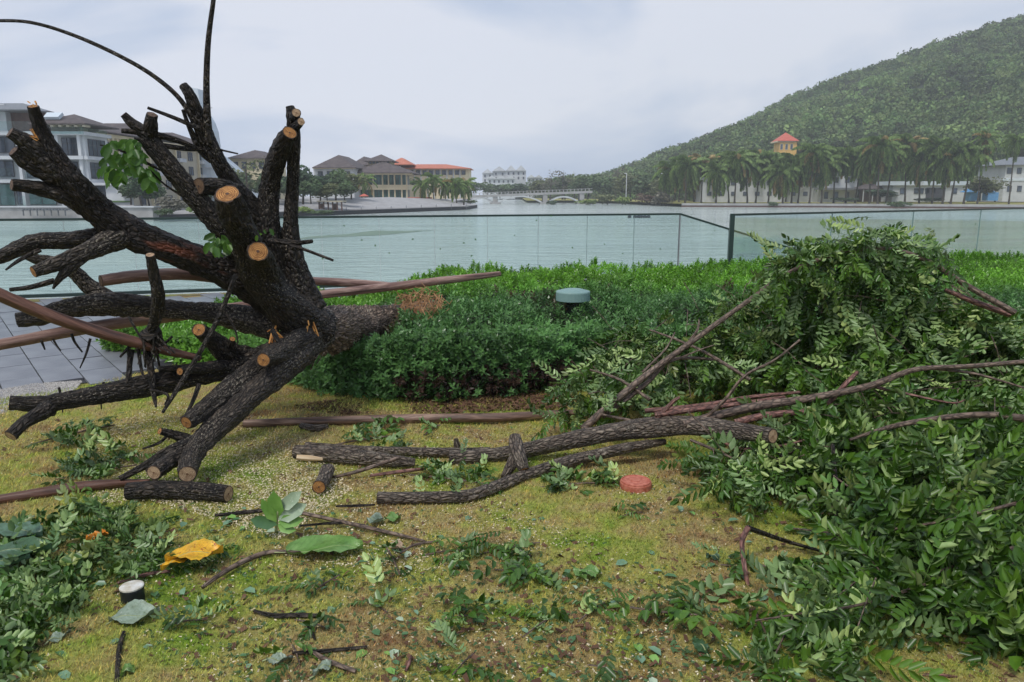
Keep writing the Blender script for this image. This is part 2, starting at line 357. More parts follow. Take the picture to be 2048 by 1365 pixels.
# ---------------------------------------------------------------- leaf templates
def leaflet(V, F, base, d, nrm, L, W, fold=.25, curl=.15):
    d = d/np.linalg.norm(d); s = np.cross(d, nrm); s /= np.linalg.norm(s)+1e-9; n_ = np.cross(s, d); b = len(V)
    q = [base, base+d*L*.3+s*W*.5+n_*W*fold, base+d*L*.75+s*W*.45+n_*(W*fold-L*curl*.5), base+d*L-n_*L*curl,
         base+d*L*.75-s*W*.45+n_*(W*fold-L*curl*.5), base+d*L*.3-s*W*.5+n_*W*fold]
    V += q; F += [(b, b+1, b+2, b+3), (b, b+3, b+4, b+5)]
def pinnate(seed, L=.30, pairs=8, ll=.064, lw=.025, droop=.5):
    r = np.random.default_rng(seed); V = []; F = []; pts = []
    for i in range(9):
        s = i/8; a = droop*s; pts.append(np.array([0.02*math.sin(s*3+seed), L*s*math.cos(a*.7), -L*s*math.sin(a)*.8]))
    for i in range(8):
        a, b = pts[i], pts[i+1]; w = .0022*(1-i/10); q = len(V)
        V += [a+(w, 0, 0), a+(-w, 0, 0), a+(0, 0, w*1.5), b+(w, 0, 0), b+(-w, 0, 0), b+(0, 0, w*1.5)]
        F += [(q, q+1, q+4, q+3), (q+1, q+2, q+5, q+4), (q+2, q, q+3, q+5)]
    for k in range(pairs):
        s = .18+.8*k/(pairs-1); i = min(int(s*8), 7); f = s*8-i; b = pts[i]*(1-f)+pts[i+1]*f; t_ = pts[i+1]-pts[i]; t_ /= np.linalg.norm(t_)
        for sd in (-1, 1):
            if r.random() < .06: continue
            out = np.array([sd, 0, -.25+r.normal()*.2]); d = out*.85+t_*(.45+.4*s)+r.normal(size=3)*.1
            nn = np.array([0, .1, 1])+r.normal(size=3)*.32; sc = (.75+.35*math.sin(s*2.6))*r.uniform(.8, 1.12)
            leaflet(V, F, b, d, nn, ll*sc, lw*sc*r.uniform(.8, 1.1), r.uniform(.05, .5), r.uniform(0, .5))
    leaflet(V, F, pts[-1], pts[-1]-pts[-2], np.array([0, .1, 1.]), ll, lw)
    return np.array(V), F
PIN = [pinnate(s, droop=.25+.18*(s % 5), pairs=7+s % 3) for s in range(7)]+[pinnate(s+10, L=.24, pairs=5, ll=.078, lw=.040, droop=.3+.3*s) for s in range(3)]+[pinnate(s+20, L=.16, pairs=3+s % 2, ll=.085, lw=.046, droop=.15+.2*s) for s in range(4)]
NPIN = 10
def tri_quads(F): return np.array([f if len(f) == 4 else (*f, f[-1]) for f in F])
PINQ = [(V, np.array(F)) for V, F in PIN]
PINM = [mesh_np('leaf', V, F, M['leaf']) for V, F in PINQ]
def frames(D_, N_):
    D_ = D_/np.linalg.norm(D_, axis=1)[:, None]; X = np.cross(D_, N_); X /= np.linalg.norm(X, axis=1)[:, None]+1e-9; Z = np.cross(X, D_)
    return np.stack([X, D_, Z], axis=-1)      # columns
def merge(V, F, pos, mats, scale=None, cols=None):
    n = len(pos); nv = len(V); W = np.einsum('nij,vj->nvi', mats, V)
    if scale is not None: W = W*scale[:, None, None]
    W = W+pos[:, None, :]; FF = (F[None]+np.arange(n)[:, None, None]*nv).reshape(-1, F.shape[1])
    cc = np.repeat(cols, nv, axis=0) if cols is not None else None
    return W.reshape(-1, 3), FF, cc
def bulk(name, parts, mat, parent=None):
    Vs, Fs, Cs = [], [], []; b = 0
    for V, F, C_ in parts: Vs.append(V); Fs.append(F+b); Cs.append(C_); b += len(V)
    return obj_np(name, np.concatenate(Vs), np.concatenate(Fs), mat, parent, colors=np.concatenate(Cs))
def inpoly(poly, n):
    poly = np.array(poly, float); out = []
    lo, hi = poly.min(0), poly.max(0)
    while len(out) < n:
        q = rng.uniform(lo, hi, size=(n*3, 2)); ins = np.zeros(len(q), bool); j = len(poly)-1
        for i in range(len(poly)):
            xi, yi = poly[i]; xj, yj = poly[j]
            ins ^= ((yi > q[:, 1]) != (yj > q[:, 1])) & (q[:, 0] < (xj-xi)*(q[:, 1]-yi)/(yj-yi+1e-12)+xi); j = i
        out += list(q[ins])
    return np.array(out[:n])
def leaves_on(parent, polyg, count, dfun, thick, nobj, droop=(.2, 1.0), scale=(.8, 1.15), zmin=.02, flat=False, gain=1.0, loose=False):
    """compound leaves in a volume seen through the polygon; the nearest nobj are objects, the rest one mesh"""
    gs = 1 if flat else 6; nc_ = -(-count//gs); count = nc_*gs
    q = np.repeat(inpoly(polyg, nc_), gs, axis=0); dep = []
    dc = np.repeat(rng.normal(size=nc_), gs)
    for (px, py), e_ in zip(q, dc): dep.append(dfun(px, py)+thick*(abs(e_)*.75-.12))
    pos = np.array([P(px, py, d) for (px, py), d in zip(q, dep)]); anch = pos[::gs].copy()
    if gs > 1: pos = pos+rng.normal(size=pos.shape)*np.array([.045, .04, .035])
    g = np.array([G(px, py, .03) if py > 430 else (0, 99, 0) for px, py in q])
    low = pos[:, 2] < zmin; pos[low] = g[low]
    if flat: pos[:, 2] += rng.random(count)**2*.07
    az = rng.uniform(0, 2*np.pi, count)
    if gs > 1: az = np.repeat(rng.uniform(0, 2*np.pi, nc_), gs)+np.tile(np.linspace(-1.5, 1.5, gs), nc_)+rng.normal(size=count)*.3
    if flat:
        Dd = np.stack([np.cos(az), np.sin(az), rng.uniform(-.02, .12, count)], -1); Nn = np.stack([rng.normal(size=count)*.3, rng.normal(size=count)*.3, rng.choice([-1, 1], count, p=[.3, .7])*1.0], -1)
    else:
        dr = np.repeat(rng.uniform(*droop, nc_), gs)+rng.normal(size=count)*.18; Dd = np.stack([np.cos(az)*(1-dr*.6), np.sin(az)*(1-dr*.6)-.15, -dr], -1)
        Nn = np.stack([rng.normal(size=count)*.5, -rng.uniform(.1, 1.2, count), rng.uniform(.1, 1.1, count)], -1); Nn[rng.random(count) < .33] *= -1
    sc = rng.uniform(*scale, count)
    # tips stay off the ground
    tip = pos+Dd/np.linalg.norm(Dd, axis=1)[:, None]*.3*sc[:, None]; bad = tip[:, 2] < .01; Dd[bad, 2] = rng.uniform(-.02, .15, bad.sum())
    Mx = frames(Dd, Nn); order = np.argsort(np.array(dep)); kind = rng.choice([0, 5, 7, 10, 11, 12, 13], count, p=[.1, .1, .1, .2, .2, .2, .1]) if flat else rng.choice(NPIN, count, p=[.13]*7+[.03]*3) if not loose else rng.choice(14, count)
    base = np.array(WL[parent.name]) if parent is not None else np.zeros(3)
    for i in order[:nobj]:
        o = bpy.data.objects.new('leaf', PINM[kind[i]]); COL.objects.link(o); o.parent = parent
        m = Matrix([list(Mx[i][r]*sc[i])+[pos[i][r]-base[r]] for r in range(3)]+[[0, 0, 0, 1]]); o.matrix_local = m
    rest = order[nobj:]
    if gs > 1 and not loose:
        mb = MB()
        for a_ in anch[::2]:
            if a_[2] > .95: continue
            d_ = Vector((random.uniform(-1, 1), random.uniform(-.3, 1), random.uniform(-.1, .8))).normalized(); l_ = random.uniform(.12, .3); v_ = Vector(a_); m_ = v_+d_*l_*.5+Vector((0, 0, .015)); mb.beam(v_, m_, .0035); mb.beam(m_, v_+d_*l_, .005)
        if mb.v: mb.build('fine_twigs', M['bark_twig'], parent)['kind'] = 'stuff'
    if len(rest):
        parts = []
        for k in range(len(PINM)):
            s_ = rest[kind[rest] == k]
            if len(s_) == 0: continue
            b_ = rng.uniform(.6, 1.35, len(s_)); cols = np.stack([b_*rng.uniform(.8, 1.3, len(s_)), b_, b_*rng.uniform(.7, 1.2, len(s_))], -1)*gain
            parts.append(merge(*PINQ[k], pos[s_], Mx[s_], sc[s_], cols))
        bulk('foliage', parts, M['leaf_bulk'], parent)['kind'] = 'stuff'
exec_sections = True
#SECTION_SETTING
# ================================================================ SETTING
WZ = -1.6                                # water level
# fence lines (world)
FT = 1.22                                # height of the handrail
A0 = G(-330, 443, FT); A1 = G(1360, 428.5, FT); B0 = G(1465, 430, FT+.04); B1 = G(2330, 411, FT+.04)
def sheet(name, poly, z, mat, kind='structure', parent=None):
    mb = MB(); mb.poly([(x, y, z) for x, y in poly]); return tag(mb.build(name, M[mat], parent), kind=kind)
# near land: top and quay face
edge = [(-30, A0.y-.2), (A0.x, A0.y+.35), (A1.x+.15, A1.y+.35), (B0.x+.6, B0.y+.6), (B1.x, B1.y+.35), (B1.x+25, B1.y+3)]
top = [(-30, -12), *edge, (B1.x+25, -12)]
sheet('ground', top, -.006, 'lawn')
mb = MB()
for i in range(len(edge)-1):
    a, b = edge[i], edge[i+1]; mb.poly([(a[0], a[1], -.006), (a[0], a[1], WZ-1), (b[0], b[1], WZ-1), (b[0], b[1], -.006)])
tag(mb.build('quay_wall', M['stone']), kind='structure')
sheet('lake_water', [(-1050, 8), (1050, 8), (1050, 980), (-1050, 980)], WZ, 'water')
# lawn grid with soft relief
def lawn_edge(x):                       # far limit of the lawn where the path begins
    return np.interp(x, [-9, -4.3, -3.7, -3.2, -2.6, -2.0, 20], [4.9, 5.35, 5.9, 6.8, 7.6, 9.6, 9.8])
def gz(x, y): return .012*np.sin(x*2.1+1)*np.cos(y*1.7)+.006*np.sin(x*7+y*5)
xs = np.linspace(-9, 12, 240); ys = np.linspace(0, 1, 110); V = []
for j in ys:
    for x in xs:
        y = -1+(lawn_edge(x)+1)*j; V.append((x, y, .012+gz(x, y)*(1-j**6)))
nx = len(xs); F = [(j*nx+i, j*nx+i+1, (j+1)*nx+i+1, (j+1)*nx+i) for j in range(len(ys)-1) for i in range(nx-1)]
tag(obj_np('lawn', V, np.array(F), M['lawn'], smooth=True), kind='structure')
# paved path of long grey pavers behind the lawn
path = tag(sheet('paved_path', [(-12, 4.6), (-4.6, 5.3), (-2.4, 7.5), (-1.5, 9.5), (3, 10.6), (14, 15.3), (14, 15.8), (3, 12.5), (A0.x, A0.y+.1), (-12, 10.5)], .0, 'joint'), kind='structure')
mb = MB(); mb.box(-.295, .295, -.145, .145, -.012, .012); pv = mesh_np('paver', mb.v, mb.f, M['paver'])
ang = R(-52); ca, sa = math.cos(ang), math.sin(ang); npv = 0
def fence_y(x): return A0.y+(x-A0.x)*(A1.y-A0.y)/(A1.x-A0.x)
cand = []
for i in range(-40, 40):
    for j in range(-60, 60):
        u = i*.60+(.30 if j % 2 else 0); w = j*.30; x = u*ca-w*sa-6; y = u*sa+w*ca+8
        if -9.5 < x < 1.0 and lawn_edge(x)+.1 < y < fence_y(x)-.12: cand.append((abs(x)+y*.2, x, y))
cand.sort()
cand = [c for c in cand if abs(c[1]) < c[2]*.75+.3][:420]
for k, (_, x, y) in enumerate(cand[:300]):
    o = bpy.data.objects.new('paver', pv); COL.objects.link(o); o.parent = path
    o.location = (x, y, .008+random.uniform(-.002, .002)); o.rotation_euler = (random.uniform(-.004, .004), random.uniform(-.004, .004), ang)
if len(cand) > 300:
    mb = MB()
    for _, x, y in cand[300:]: mb.box(x-.295, x+.295, y-.145, y+.145, 0, .02, rz=ang)
    tag(mb.build('paver_field', M['paver'], path), kind='stuff')
# grit spilled at the lawn edge
n = 9000; q = inpoly([(-20, 835), (0, 780), (70, 768), (165, 762), (150, 780), (40, 818)], n); pos = np.array([G(a, b, .016) for a, b in q])
tv = np.array([(-1, -1, 0), (1, -1, 0), (0, 1, 0), (0, 0, 1.2)])*.006; tf = np.array([(0, 1, 3), (1, 2, 3), (2, 0, 3)])
az = rng.uniform(0, 6.28, n); Mx = frames(np.stack([np.cos(az), np.sin(az), 0*az], -1), np.tile([0, 0, 1.], (n, 1)))
c_ = rng.uniform(.35, 1.0, n); vv = merge(tv, tf, pos, Mx, rng.uniform(.5, 1.4, n), np.stack([c_*.55, c_*.52, c_*.48], -1))
tg = NT('loose_grit'); at_ = tg.n('ShaderNodeAttribute', attribute_name='Col'); M['attr'] = tg.base(at_.outputs['Color'], .8, .2)
tag(obj_np('loose_grit', vv[0], vv[1], M['attr'], colors=vv[2]), 'pale loose grit spread where the paved path meets the lawn', 'grit', kind='stuff')
# ---- far banks
sheet('left_bank', [(-400, 96), (-52, 96), (-45, 92), (-34, 104), (-28, 112), (-20, 128), (-9, 152), (-8, 175), (-20, 260), (-20, 700), (-900, 700)], -.95, 'stone')
mbk = MB(); pl = [(-400, 96), (-52, 96), (-45, 92), (-34, 104), (-28, 112), (-20, 128), (-9, 152), (-8, 175), (-20, 260)]
for a, b in zip(pl, pl[1:]): mbk.poly([(a[0], a[1], -.95), (a[0], a[1], WZ-1), (b[0], b[1], WZ-1), (b[0], b[1], -.95)])
tag(mbk.build('left_quay_wall', M['joint']), kind='structure')
mbk = MB()                                # the sloping stone plaza in front of the pavilion
mbk.add([(-33, 106, -.9), (-9.2, 153, -.9), (-14, 165, .35), (-24, 150, .9), (-42, 125, .6)], [(0, 1, 2, 3, 4)])
tag(mbk.build('stone_plaza', M['stone']), kind='structure')
RB = [(36, 176), (41, 183), (70, 176), (112, 158), (170, 140), (420, 90)]
sheet('right_bank', RB[1:]+[(700, 90), (700, 900), (5, 900), (5, 262), (20, 262), (34, 240), (38, 200)], -.8, 'lawn')
mbk = MB()
for a, b in zip(RB[1:], RB[2:]):
    d = Vector((b[0]-a[0], b[1]-a[1], 0)).normalized(); nrm = Vector((d.y, -d.x, 0))
    mbk.beam((a[0], a[1], -.95), (b[0], b[1], -.95), .6, .5)
    mbk.cm = 1; mbk.beam((a[0], a[1]+.05, -1.55), (b[0], b[1]+.05, -1.55), .45, .75); mbk.cm = 0
tag(mbk.build('quay_parapet', [M['stone'], M['brown']]), kind='structure')
# ---- hill with forest
def hillp(px, s):
    ry = np.interp(px, [1000, 1180, 1250, 1350, 1450, 1600, 1800, 2048, 2500, 3200], [384, 365, 343, 302, 262, 192, 112, 40, -60, -60])
    Dr = np.interp(px, [1000, 1250, 2048, 3200], [620, 470, 470, 470]); Db = np.interp(px, [1000, 1250, 1400, 2048, 3200], [420, 300, 235, 215, 200])
    u = (px-1024)/FPX*1.04; zr = CAMH+(388-ry)*Dr/FPX*1.0
    D_ = Db+(Dr-Db)*s; z = -1+(zr+1)*(s**.85 if s < 1 else 1-(s-1)*.3)
    x = u*D_; z += 5*mnoise.noise(Vector((x/45, D_/45, 0)))*min(1, s*2)*min(1, max(0, zr/20)); return x, D_, z
V = []; nu, nv_ = 120, 40
for j in range(nv_+1):
    for i in range(nu+1): V.append(hillp(1000+2200*i/nu, 1.6*j/nv_))
F = [(j*(nu+1)+i, j*(nu+1)+i+1, (j+1)*(nu+1)+i+1, (j+1)*(nu+1)+i) for j in range(nv_) for i in range(nu)]
M['hillsoil'] = surf('forest_floor', (.02, .03, .012), (.04, .055, .02), .05, .95)
hill = tag(obj_np('hillside', V, np.array(F), M['hillsoil'], smooth=True), kind='structure')
def blob(seed, nleaf, squash=.8, leaf=.16, core=True, shell=.25):
    """crown of unit radius made of leaf clumps"""
    r = np.random.default_rng(seed); V = []; F = []; nc = 9
    cen = r.normal(size=(nc, 3)); cen /= np.linalg.norm(cen, axis=1)[:, None]; cen *= r.uniform(.25, .65, nc)[:, None]; cen[:, 2] *= squash; rad = r.uniform(.28, .5, nc)
    for k in range(nleaf):
        c = r.integers(nc); d = r.normal(size=3); d /= np.linalg.norm(d); d[2] = d[2] if r.random() < .25 else abs(d[2])
        p = cen[c]+d*rad[c]*(1-shell*r.random()); a = r.normal(size=3)*.6+d; a /= np.linalg.norm(a); b_ = np.cross(a, r.normal(size=3)); b_ /= np.linalg.norm(b_); c2 = np.cross(a, b_)
        s = leaf*r.uniform(.5, 1.2); q = len(V); V += [p-b_*s*.5, p+c2*s*.4, p+b_*s*.6, p-c2*s*.4]; F.append((q, q+1, q+2, q+3))
    return np.array(V), np.array(F)
BL = [blob(s, 95, leaf=.30) for s in range(6)]; BH = [blob(s+20, 620, leaf=.21) for s in range(4)]; BW = [blob(s+40, 170, leaf=.13, squash=1.1, shell=.8) for s in range(3)]
def nrmz(v): return v/np.linalg.norm(v)
parts = []; per = [[] for _ in BL]
N = 7600; pxs = 1010+(rng.random(N)**.85)*1500; ss = rng.random(N)**.9*1.08
for px, s in zip(pxs, ss): x, y, z = hillp(px, s); per[rng.integers(len(BL))].append((x, y, z, s))
for k, L_ in enumerate(per):
    A = np.array(L_); n = len(A); az = rng.uniform(0, 6.28, n); Mx = frames(np.stack([np.cos(az), np.sin(az), 0*az], -1), np.tile([0, 0, 1.], (n, 1)))
    r_ = rng.uniform(2.3, 5.0, n); pos = A[:, :3]+np.stack([0*r_, 0*r_, r_*.35], -1)
    tone = np.array([mnoise.noise(Vector((a[0]/60, a[1]/60, 5))) for a in A])*.5+rng.normal(size=n)*.38; b_ = np.clip(1+tone, .3, 2.1)
    hue = rng.random(n); cols = np.stack([b_*(.09+.06*hue), b_*(.17+.03*hue), b_*(.045+.015*hue)], -1); parts.append(merge(*BL[k], pos, Mx, r_, cols))
fo = bulk('hillside_forest', parts, M['far_leaf']); tag(fo, 'dense green forest covering the whole hillside on the right', 'forest', kind='stuff')
#SECTION_TREES
def crown_obj(parent, c, r, h, cols, kind=BH, name='crown'):
    T_ = kind[random.randrange(len(kind))]; a = random.uniform(0, 6.28); Mx = np.array([[math.cos(a)*r, -math.sin(a)*r, 0], [math.sin(a)*r, math.cos(a)*r, 0], [0, 0, h]])
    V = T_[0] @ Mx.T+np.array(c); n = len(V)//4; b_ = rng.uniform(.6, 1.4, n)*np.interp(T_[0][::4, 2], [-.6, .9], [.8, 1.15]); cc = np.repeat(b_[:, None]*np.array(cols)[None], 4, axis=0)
    return obj_np(name, V, T_[1], M['far_leaf'], parent, colors=cc)
GREEN = (.10, .155, .06); OLIVE = (.16, .18, .075); BRIGHT = (.22, .30, .07); DARKG = (.06, .105, .05); GREY = (.17, .16, .12)
def tree(px, pyb, pyt, D, wpx, label, col=GREEN, kind=BH, group=None, name='broadleaf_tree', z0=None):
    b = P(px, pyb, D); 
    if z0 is not None: b = Vector((b.x, b.y, z0))
    t_ = P(px, pyt, D); H = t_.z-b.z; r = wpx*D/FPX/2*1.45; tt = thing(name, label, 'tree', b, group); ch = H*.42
    top_ = b+Vector((random.uniform(-.1, .1)*H, 0, H*.72)); mid = b+Vector((random.uniform(-.05, .05)*H, 0, H*.4))
    limb('trunk', [(b-Vector((0, 0, .3)), H*.03), (mid, H*.022), (top_, H*.008)], 'bark_grey', tt, sides=7, n=3, world=True)
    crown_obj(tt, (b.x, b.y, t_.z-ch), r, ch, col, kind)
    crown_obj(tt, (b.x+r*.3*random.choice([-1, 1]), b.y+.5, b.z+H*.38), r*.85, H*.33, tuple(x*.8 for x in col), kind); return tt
def bush(px, pyb, pyt, D, wpx, label, col=BRIGHT, name='bush', group=None):
    b = P(px, pyb, D); t_ = P(px, pyt, D); H = t_.z-b.z; tt = thing(name, label, 'bush', b, group)
    mb = MB(); 
    for i in range(5): mb.beam(b, b+Vector((random.uniform(-1, 1)*wpx*D/FPX/4, 0, H*.6)), H*.03)
    mb.build('stem', M['bark_grey'], tt); crown_obj(tt, (b.x, b.y, b.z+H*.45), wpx*D/FPX/2*1.25, H*.62, col, BH, 'foliage'); return tt
# palm fronds
def frond(seed, e0, L=4.6, droop=2.4):
    r = np.random.default_rng(seed); V = []; F = []; p = np.array([0., 0, 0]); n = 13; st = L/n; pts = [p.copy()]
    for i in range(n):
        e_ = e0-droop*(i/n)**1.1; e_ = max(e_, -1.5); p = p+st*np.array([0, math.cos(e_), math.sin(e_)]); pts.append(p.copy())
    for i in range(n):
        a, b = pts[i], pts[i+1]; w = .05*(1-i/n)+.012; q = len(V); V += [a+(w, 0, 0), a-(w, 0, 0), b-(w, 0, 0), b+(w, 0, 0)]; F.append((q, q+1, q+2, q+3))
        if i == 0: continue
        t_ = nrmz(b-a); ll = 1.0*math.sin(math.pi*min(1, (i+1.5)/(n+1.5)))**.6
        for sd in (-1, 1):
            for h in (0, .5):
                c = a+(b-a)*h; d = nrmz(np.array([sd*(.55+r.normal()*.12), 0, -.62+r.normal()*.12])+t_*.35); w2 = nrmz(np.cross(d, [1, .2, .3]))*.17
                q = len(V); V += [c+t_*.05, c+d*ll*.5+w2, c+d*ll, c+d*ll*.5-w2]; F.append((q, q+1, q+2, q+3))
    return np.array(V), np.array(F)
FR = []
for mname, cs in (('g', (.16, .245, .06)), ('b', (.36, .26, .10))):
    L_ = []
    for k, e0 in enumerate((1.35, 1.0, .7, .35, .0, -.4, -.9)):
        V, F = frond(k, e0, 4.4 if k else 3.6, 1.85); b_ = rng.uniform(.6, 1.4, len(V)//4); L_.append(mesh_np('frond', V, F, M['far_leaf'], colors=np.repeat(b_[:, None]*np.array(cs)[None], 4, axis=0)))
    FR.append(L_)
def palm(px, pyb, pyt, D, label, group, nf=20, z0=-.8, brown=.05, sc=1.0, wind=0.0, name='palm_tree'):
    pyt = pyt+random.uniform(-7, 9)+8; wind = random.uniform(-.12, .1)
    t_ = P(px, pyt, D); b = Vector((t_.x+random.uniform(-.6, .6), D, z0)); tt = thing(name, label, 'palm', b, group); H = t_.z-b.z-1.2*sc
    hd = Vector((t_.x, D, b.z+H))
    limb('trunk', [(b-Vector((0, 0, .2)), .24*sc), (b.lerp(hd, .15), .16*sc), (b.lerp(hd, .6)+Vector((random.uniform(-.25, .25), 0, 0)), .13*sc), (hd, .12*sc)], 'bark_grey', tt, sides=8, n=3, world=True)
    for i in range(nf):
        k = int(min(6, i/nf*7)); az_ = i*2.399+random.uniform(-.3, .3); 
        o = bpy.data.objects.new('frond', FR[1 if random.random() < (brown if k < 5 else brown*3) else 0][k]); COL.objects.link(o); o.parent = tt
        o.location = hd-b; s_ = sc*random.uniform(.8, 1.15); o.scale = (s_, s_, s_); o.rotation_euler = (random.uniform(-.15, .15), wind, az_)
    return tt
ORD = ['first', 'second', 'third', 'fourth', 'fifth', 'sixth', 'seventh', 'eighth', 'ninth', 'tenth', 'eleventh', 'twelfth', 'thirteenth', 'fourteenth', 'fifteenth', 'sixteenth', 'seventeenth', 'eighteenth', 'nineteenth', 'twentieth', 'twenty-first', 'twenty-second', 'twenty-third', 'twenty-fourth', 'twenty-fifth', 'twenty-sixth', 'twenty-seventh', 'twenty-eighth', 'twenty-ninth', 'thirtieth', 'thirty-first', 'thirty-second', 'thirty-third', 'thirty-fourth', 'thirty-fifth', 'thirty-sixth']
PX = [(1340, 320), (1378, 305), (1404, 312), (1436, 318), (1458, 305), (1474, 292), (1496, 310), (1522, 300), (1545, 305), (1566, 318), (1588, 305), (1606, 318), (1630, 288), (1650, 300), (1672, 292), (1700, 290), (1722, 296), (1745, 300), (1764, 276), (1786, 292), (1818, 270), (1846, 302), (1874, 280), (1898, 298), (1918, 276), (1944, 292), (1974, 258), (2033, 268)]
for k, (px, py) in enumerate(PX):
    D = float(np.interp(px, [1340, 2040], [196, 172]))+random.uniform(-3, 6)
    hint = 'tallest crown near the right edge, thin trunk' if px == 1974 else 'standing alone nearest the right frame edge' if px == 2033 else 'with a yellow brown heart in its crown' if px == 1818 else '%s from the left end of the quayside row' % ORD[k]
    palm(px, 400, py, D, 'coconut palm with drooping fronds, '+hint, 'palms in a row along the far right quay', nf=44 if px < 1960 else 24, sc=1.3 if px < 1960 else 1.0, brown=.25 if px in (1404, 1606, 1818, 1974) else .04)
for k, (px, py, D) in enumerate([(1362, 335, 215), (1420, 330, 215), (1512, 325, 215), (1578, 330, 214), (1640, 318, 212), (1690, 318, 212), (1734, 320, 210), (1800, 312, 208), (1860, 312, 205), (1905, 315, 203), (1390, 335, 222), (1450, 328, 222), (1482, 330, 222), (1546, 332, 222), (1608, 325, 222), (1664, 320, 220), (1712, 318, 220), (1770, 318, 218), (1830, 314, 216), (1880, 316, 214)]):
    palm(px, 402, py, D, 'shorter palm standing %s in the rear line behind the quayside row' % ORD[k], 'palms behind the quayside row', nf=34, sc=1.25)
for k, (px, py, D) in enumerate([(845, 352, 163), (868, 350, 160), (890, 348, 166), (912, 352, 158), (930, 358, 162)]):
    palm(px, 402, py, D, 'feathery palm beside the bridge, %s from the yellow pavilion' % ORD[k], 'palms between the pavilion and the bridge', nf=22, z0=-.6, sc=.78)
palm(729, 402, 345, 158, 'palm in front of the yellow pavilion beside the parasol', 'palms between the pavilion and the bridge', nf=18, z0=.3, sc=.8)
# broadleaf trees round the lake
tl = [(1085, 398, 352, 275, 46, 'low grey-green tree behind the middle bridge pier', OLIVE, BH), (1130, 398, 345, 272, 50, 'broad dull tree behind the right half of the bridge', GREEN, BH), (1000, 396, 366, 295, 50, 'low tree in front of the middle white villa', GREEN, BH), (1045, 396, 362, 295, 46, 'low dark tree in front of the gabled white villa', DARKG, BH), (800, 398, 350, 195, 60, 'green tree in front of the red-roofed long building', GREEN, BH), (905, 398, 352, 190, 60, 'rounded tree behind the palms before the bridge', GREEN, BH), (560, 404, 340, 130, 60, 'olive tree behind the left one of the twin uprights', OLIVE, BH), (380, 412, 362, 100, 54, 'leafy tree in front of the beige wing windows', GREEN, BH), (575, 404, 345, 125, 60, 'dark tree seen between the twin cut uprights', DARKG, BH), (622, 404, 352, 110, 44, 'low rounded green tree at the left of the grey hipped house', GREEN, BH), (655, 404, 360, 118, 50, 'low olive tree above the timber pergola', OLIVE, BH), (690, 403, 358, 126, 44, 'low green tree left of the red parasol', GREEN, BH), (440, 408, 352, 100, 60, 'bushy green tree at the foot of the sail tower', GREEN, BH), (300, 414, 350, 98, 50, 'green tree at the near corner of the beige wing', GREEN, BH), (500, 402, 300, 120, 80, 'thin-crowned pale tree left of the dark cut uprights', OLIVE, BW), (478, 404, 330, 125, 60, 'rounded green tree right of the white sail tower', GREEN, BH),
 (545, 405, 335, 118, 60, 'green tree behind the twin cut uprights', GREEN, BH), (606, 405, 322, 112, 50, 'dark tall tree just right of the twin cut uprights', DARKG, BH),
 (640, 402, 345, 128, 50, 'rounded dark tree before the grey hipped roof', DARKG, BH), (672, 400, 332, 135, 55, 'broad green tree below the grey hipped roofs', GREEN, BH),
 (703, 400, 336, 140, 52, 'green tree touching the left side of the pavilion', OLIVE, BH), (285, 414, 335, 92, 50, 'dark green tree beside the white planter wall of the hotel', DARKG, BH),
 (262, 412, 350, 94, 44, 'small dense tree in front of the hotel garden wall', GREEN, BH),
 (1100, 398, 338, 262, 40, 'sparse tree behind the middle of the bridge', GREY, BW), (1125, 398, 328, 268, 40, 'bare topped tree behind the right pier of the bridge', GREY, BW),
 (1148, 398, 334, 262, 46, 'greyish wispy tree behind the right end of the bridge', OLIVE, BW), (1175, 400, 340, 255, 50, 'green tree at the right bridge abutment', GREEN, BH),
 (1205, 400, 345, 250, 50, 'rounded green tree right of the bridge abutment', GREEN, BH), (1232, 398, 323, 262, 34, 'tall thin dead-branched tree at the foot of the hill', GREY, BW),
 (1262, 402, 342, 240, 54, 'green tree left of the white lamp posts', OLIVE, BH), (1300, 403, 335, 235, 60, 'leafy tree at the toe of the hill before the palms', GREEN, BH),
 (1060, 396, 350, 290, 34, 'low tree behind the bridge railing near the white villas', GREEN, BW), (1022, 394, 365, 300, 40, 'low clump of green before the white villas', DARKG, BH),
 (975, 394, 362, 300, 40, 'low green tree before the left white villas', GREEN, BH), (948, 394, 358, 290, 36, 'low green tree behind the left end of the bridge', GREEN, BH),
 (1960, 400, 345, 185, 60, 'olive tree between the two tall right palms', OLIVE, BH), (1760, 400, 375, 200, 50, 'low dark tree between the white building and the shed', DARKG, BH), (1990, 402, 340, 200, 60, 'tree beside the blue and white villa', OLIVE, BW),
 (1330, 404, 352, 225, 50, 'dull green tree behind the left end of the palm row', OLIVE, BH)]
for a in tl: tree(*a[:6], col=a[6], kind=a[7])
for k in range(26):                       # tree line closing the view behind the palms
    px = 1350+k*28; tree(px, 400, random.uniform(325, 345), 232+random.uniform(-5, 8), 54, 'green tree in the %s place of the line behind the palms' % ORD[k], col=GREEN if k % 3 else DARKG, kind=BL, group='trees in a line behind the quayside palms')
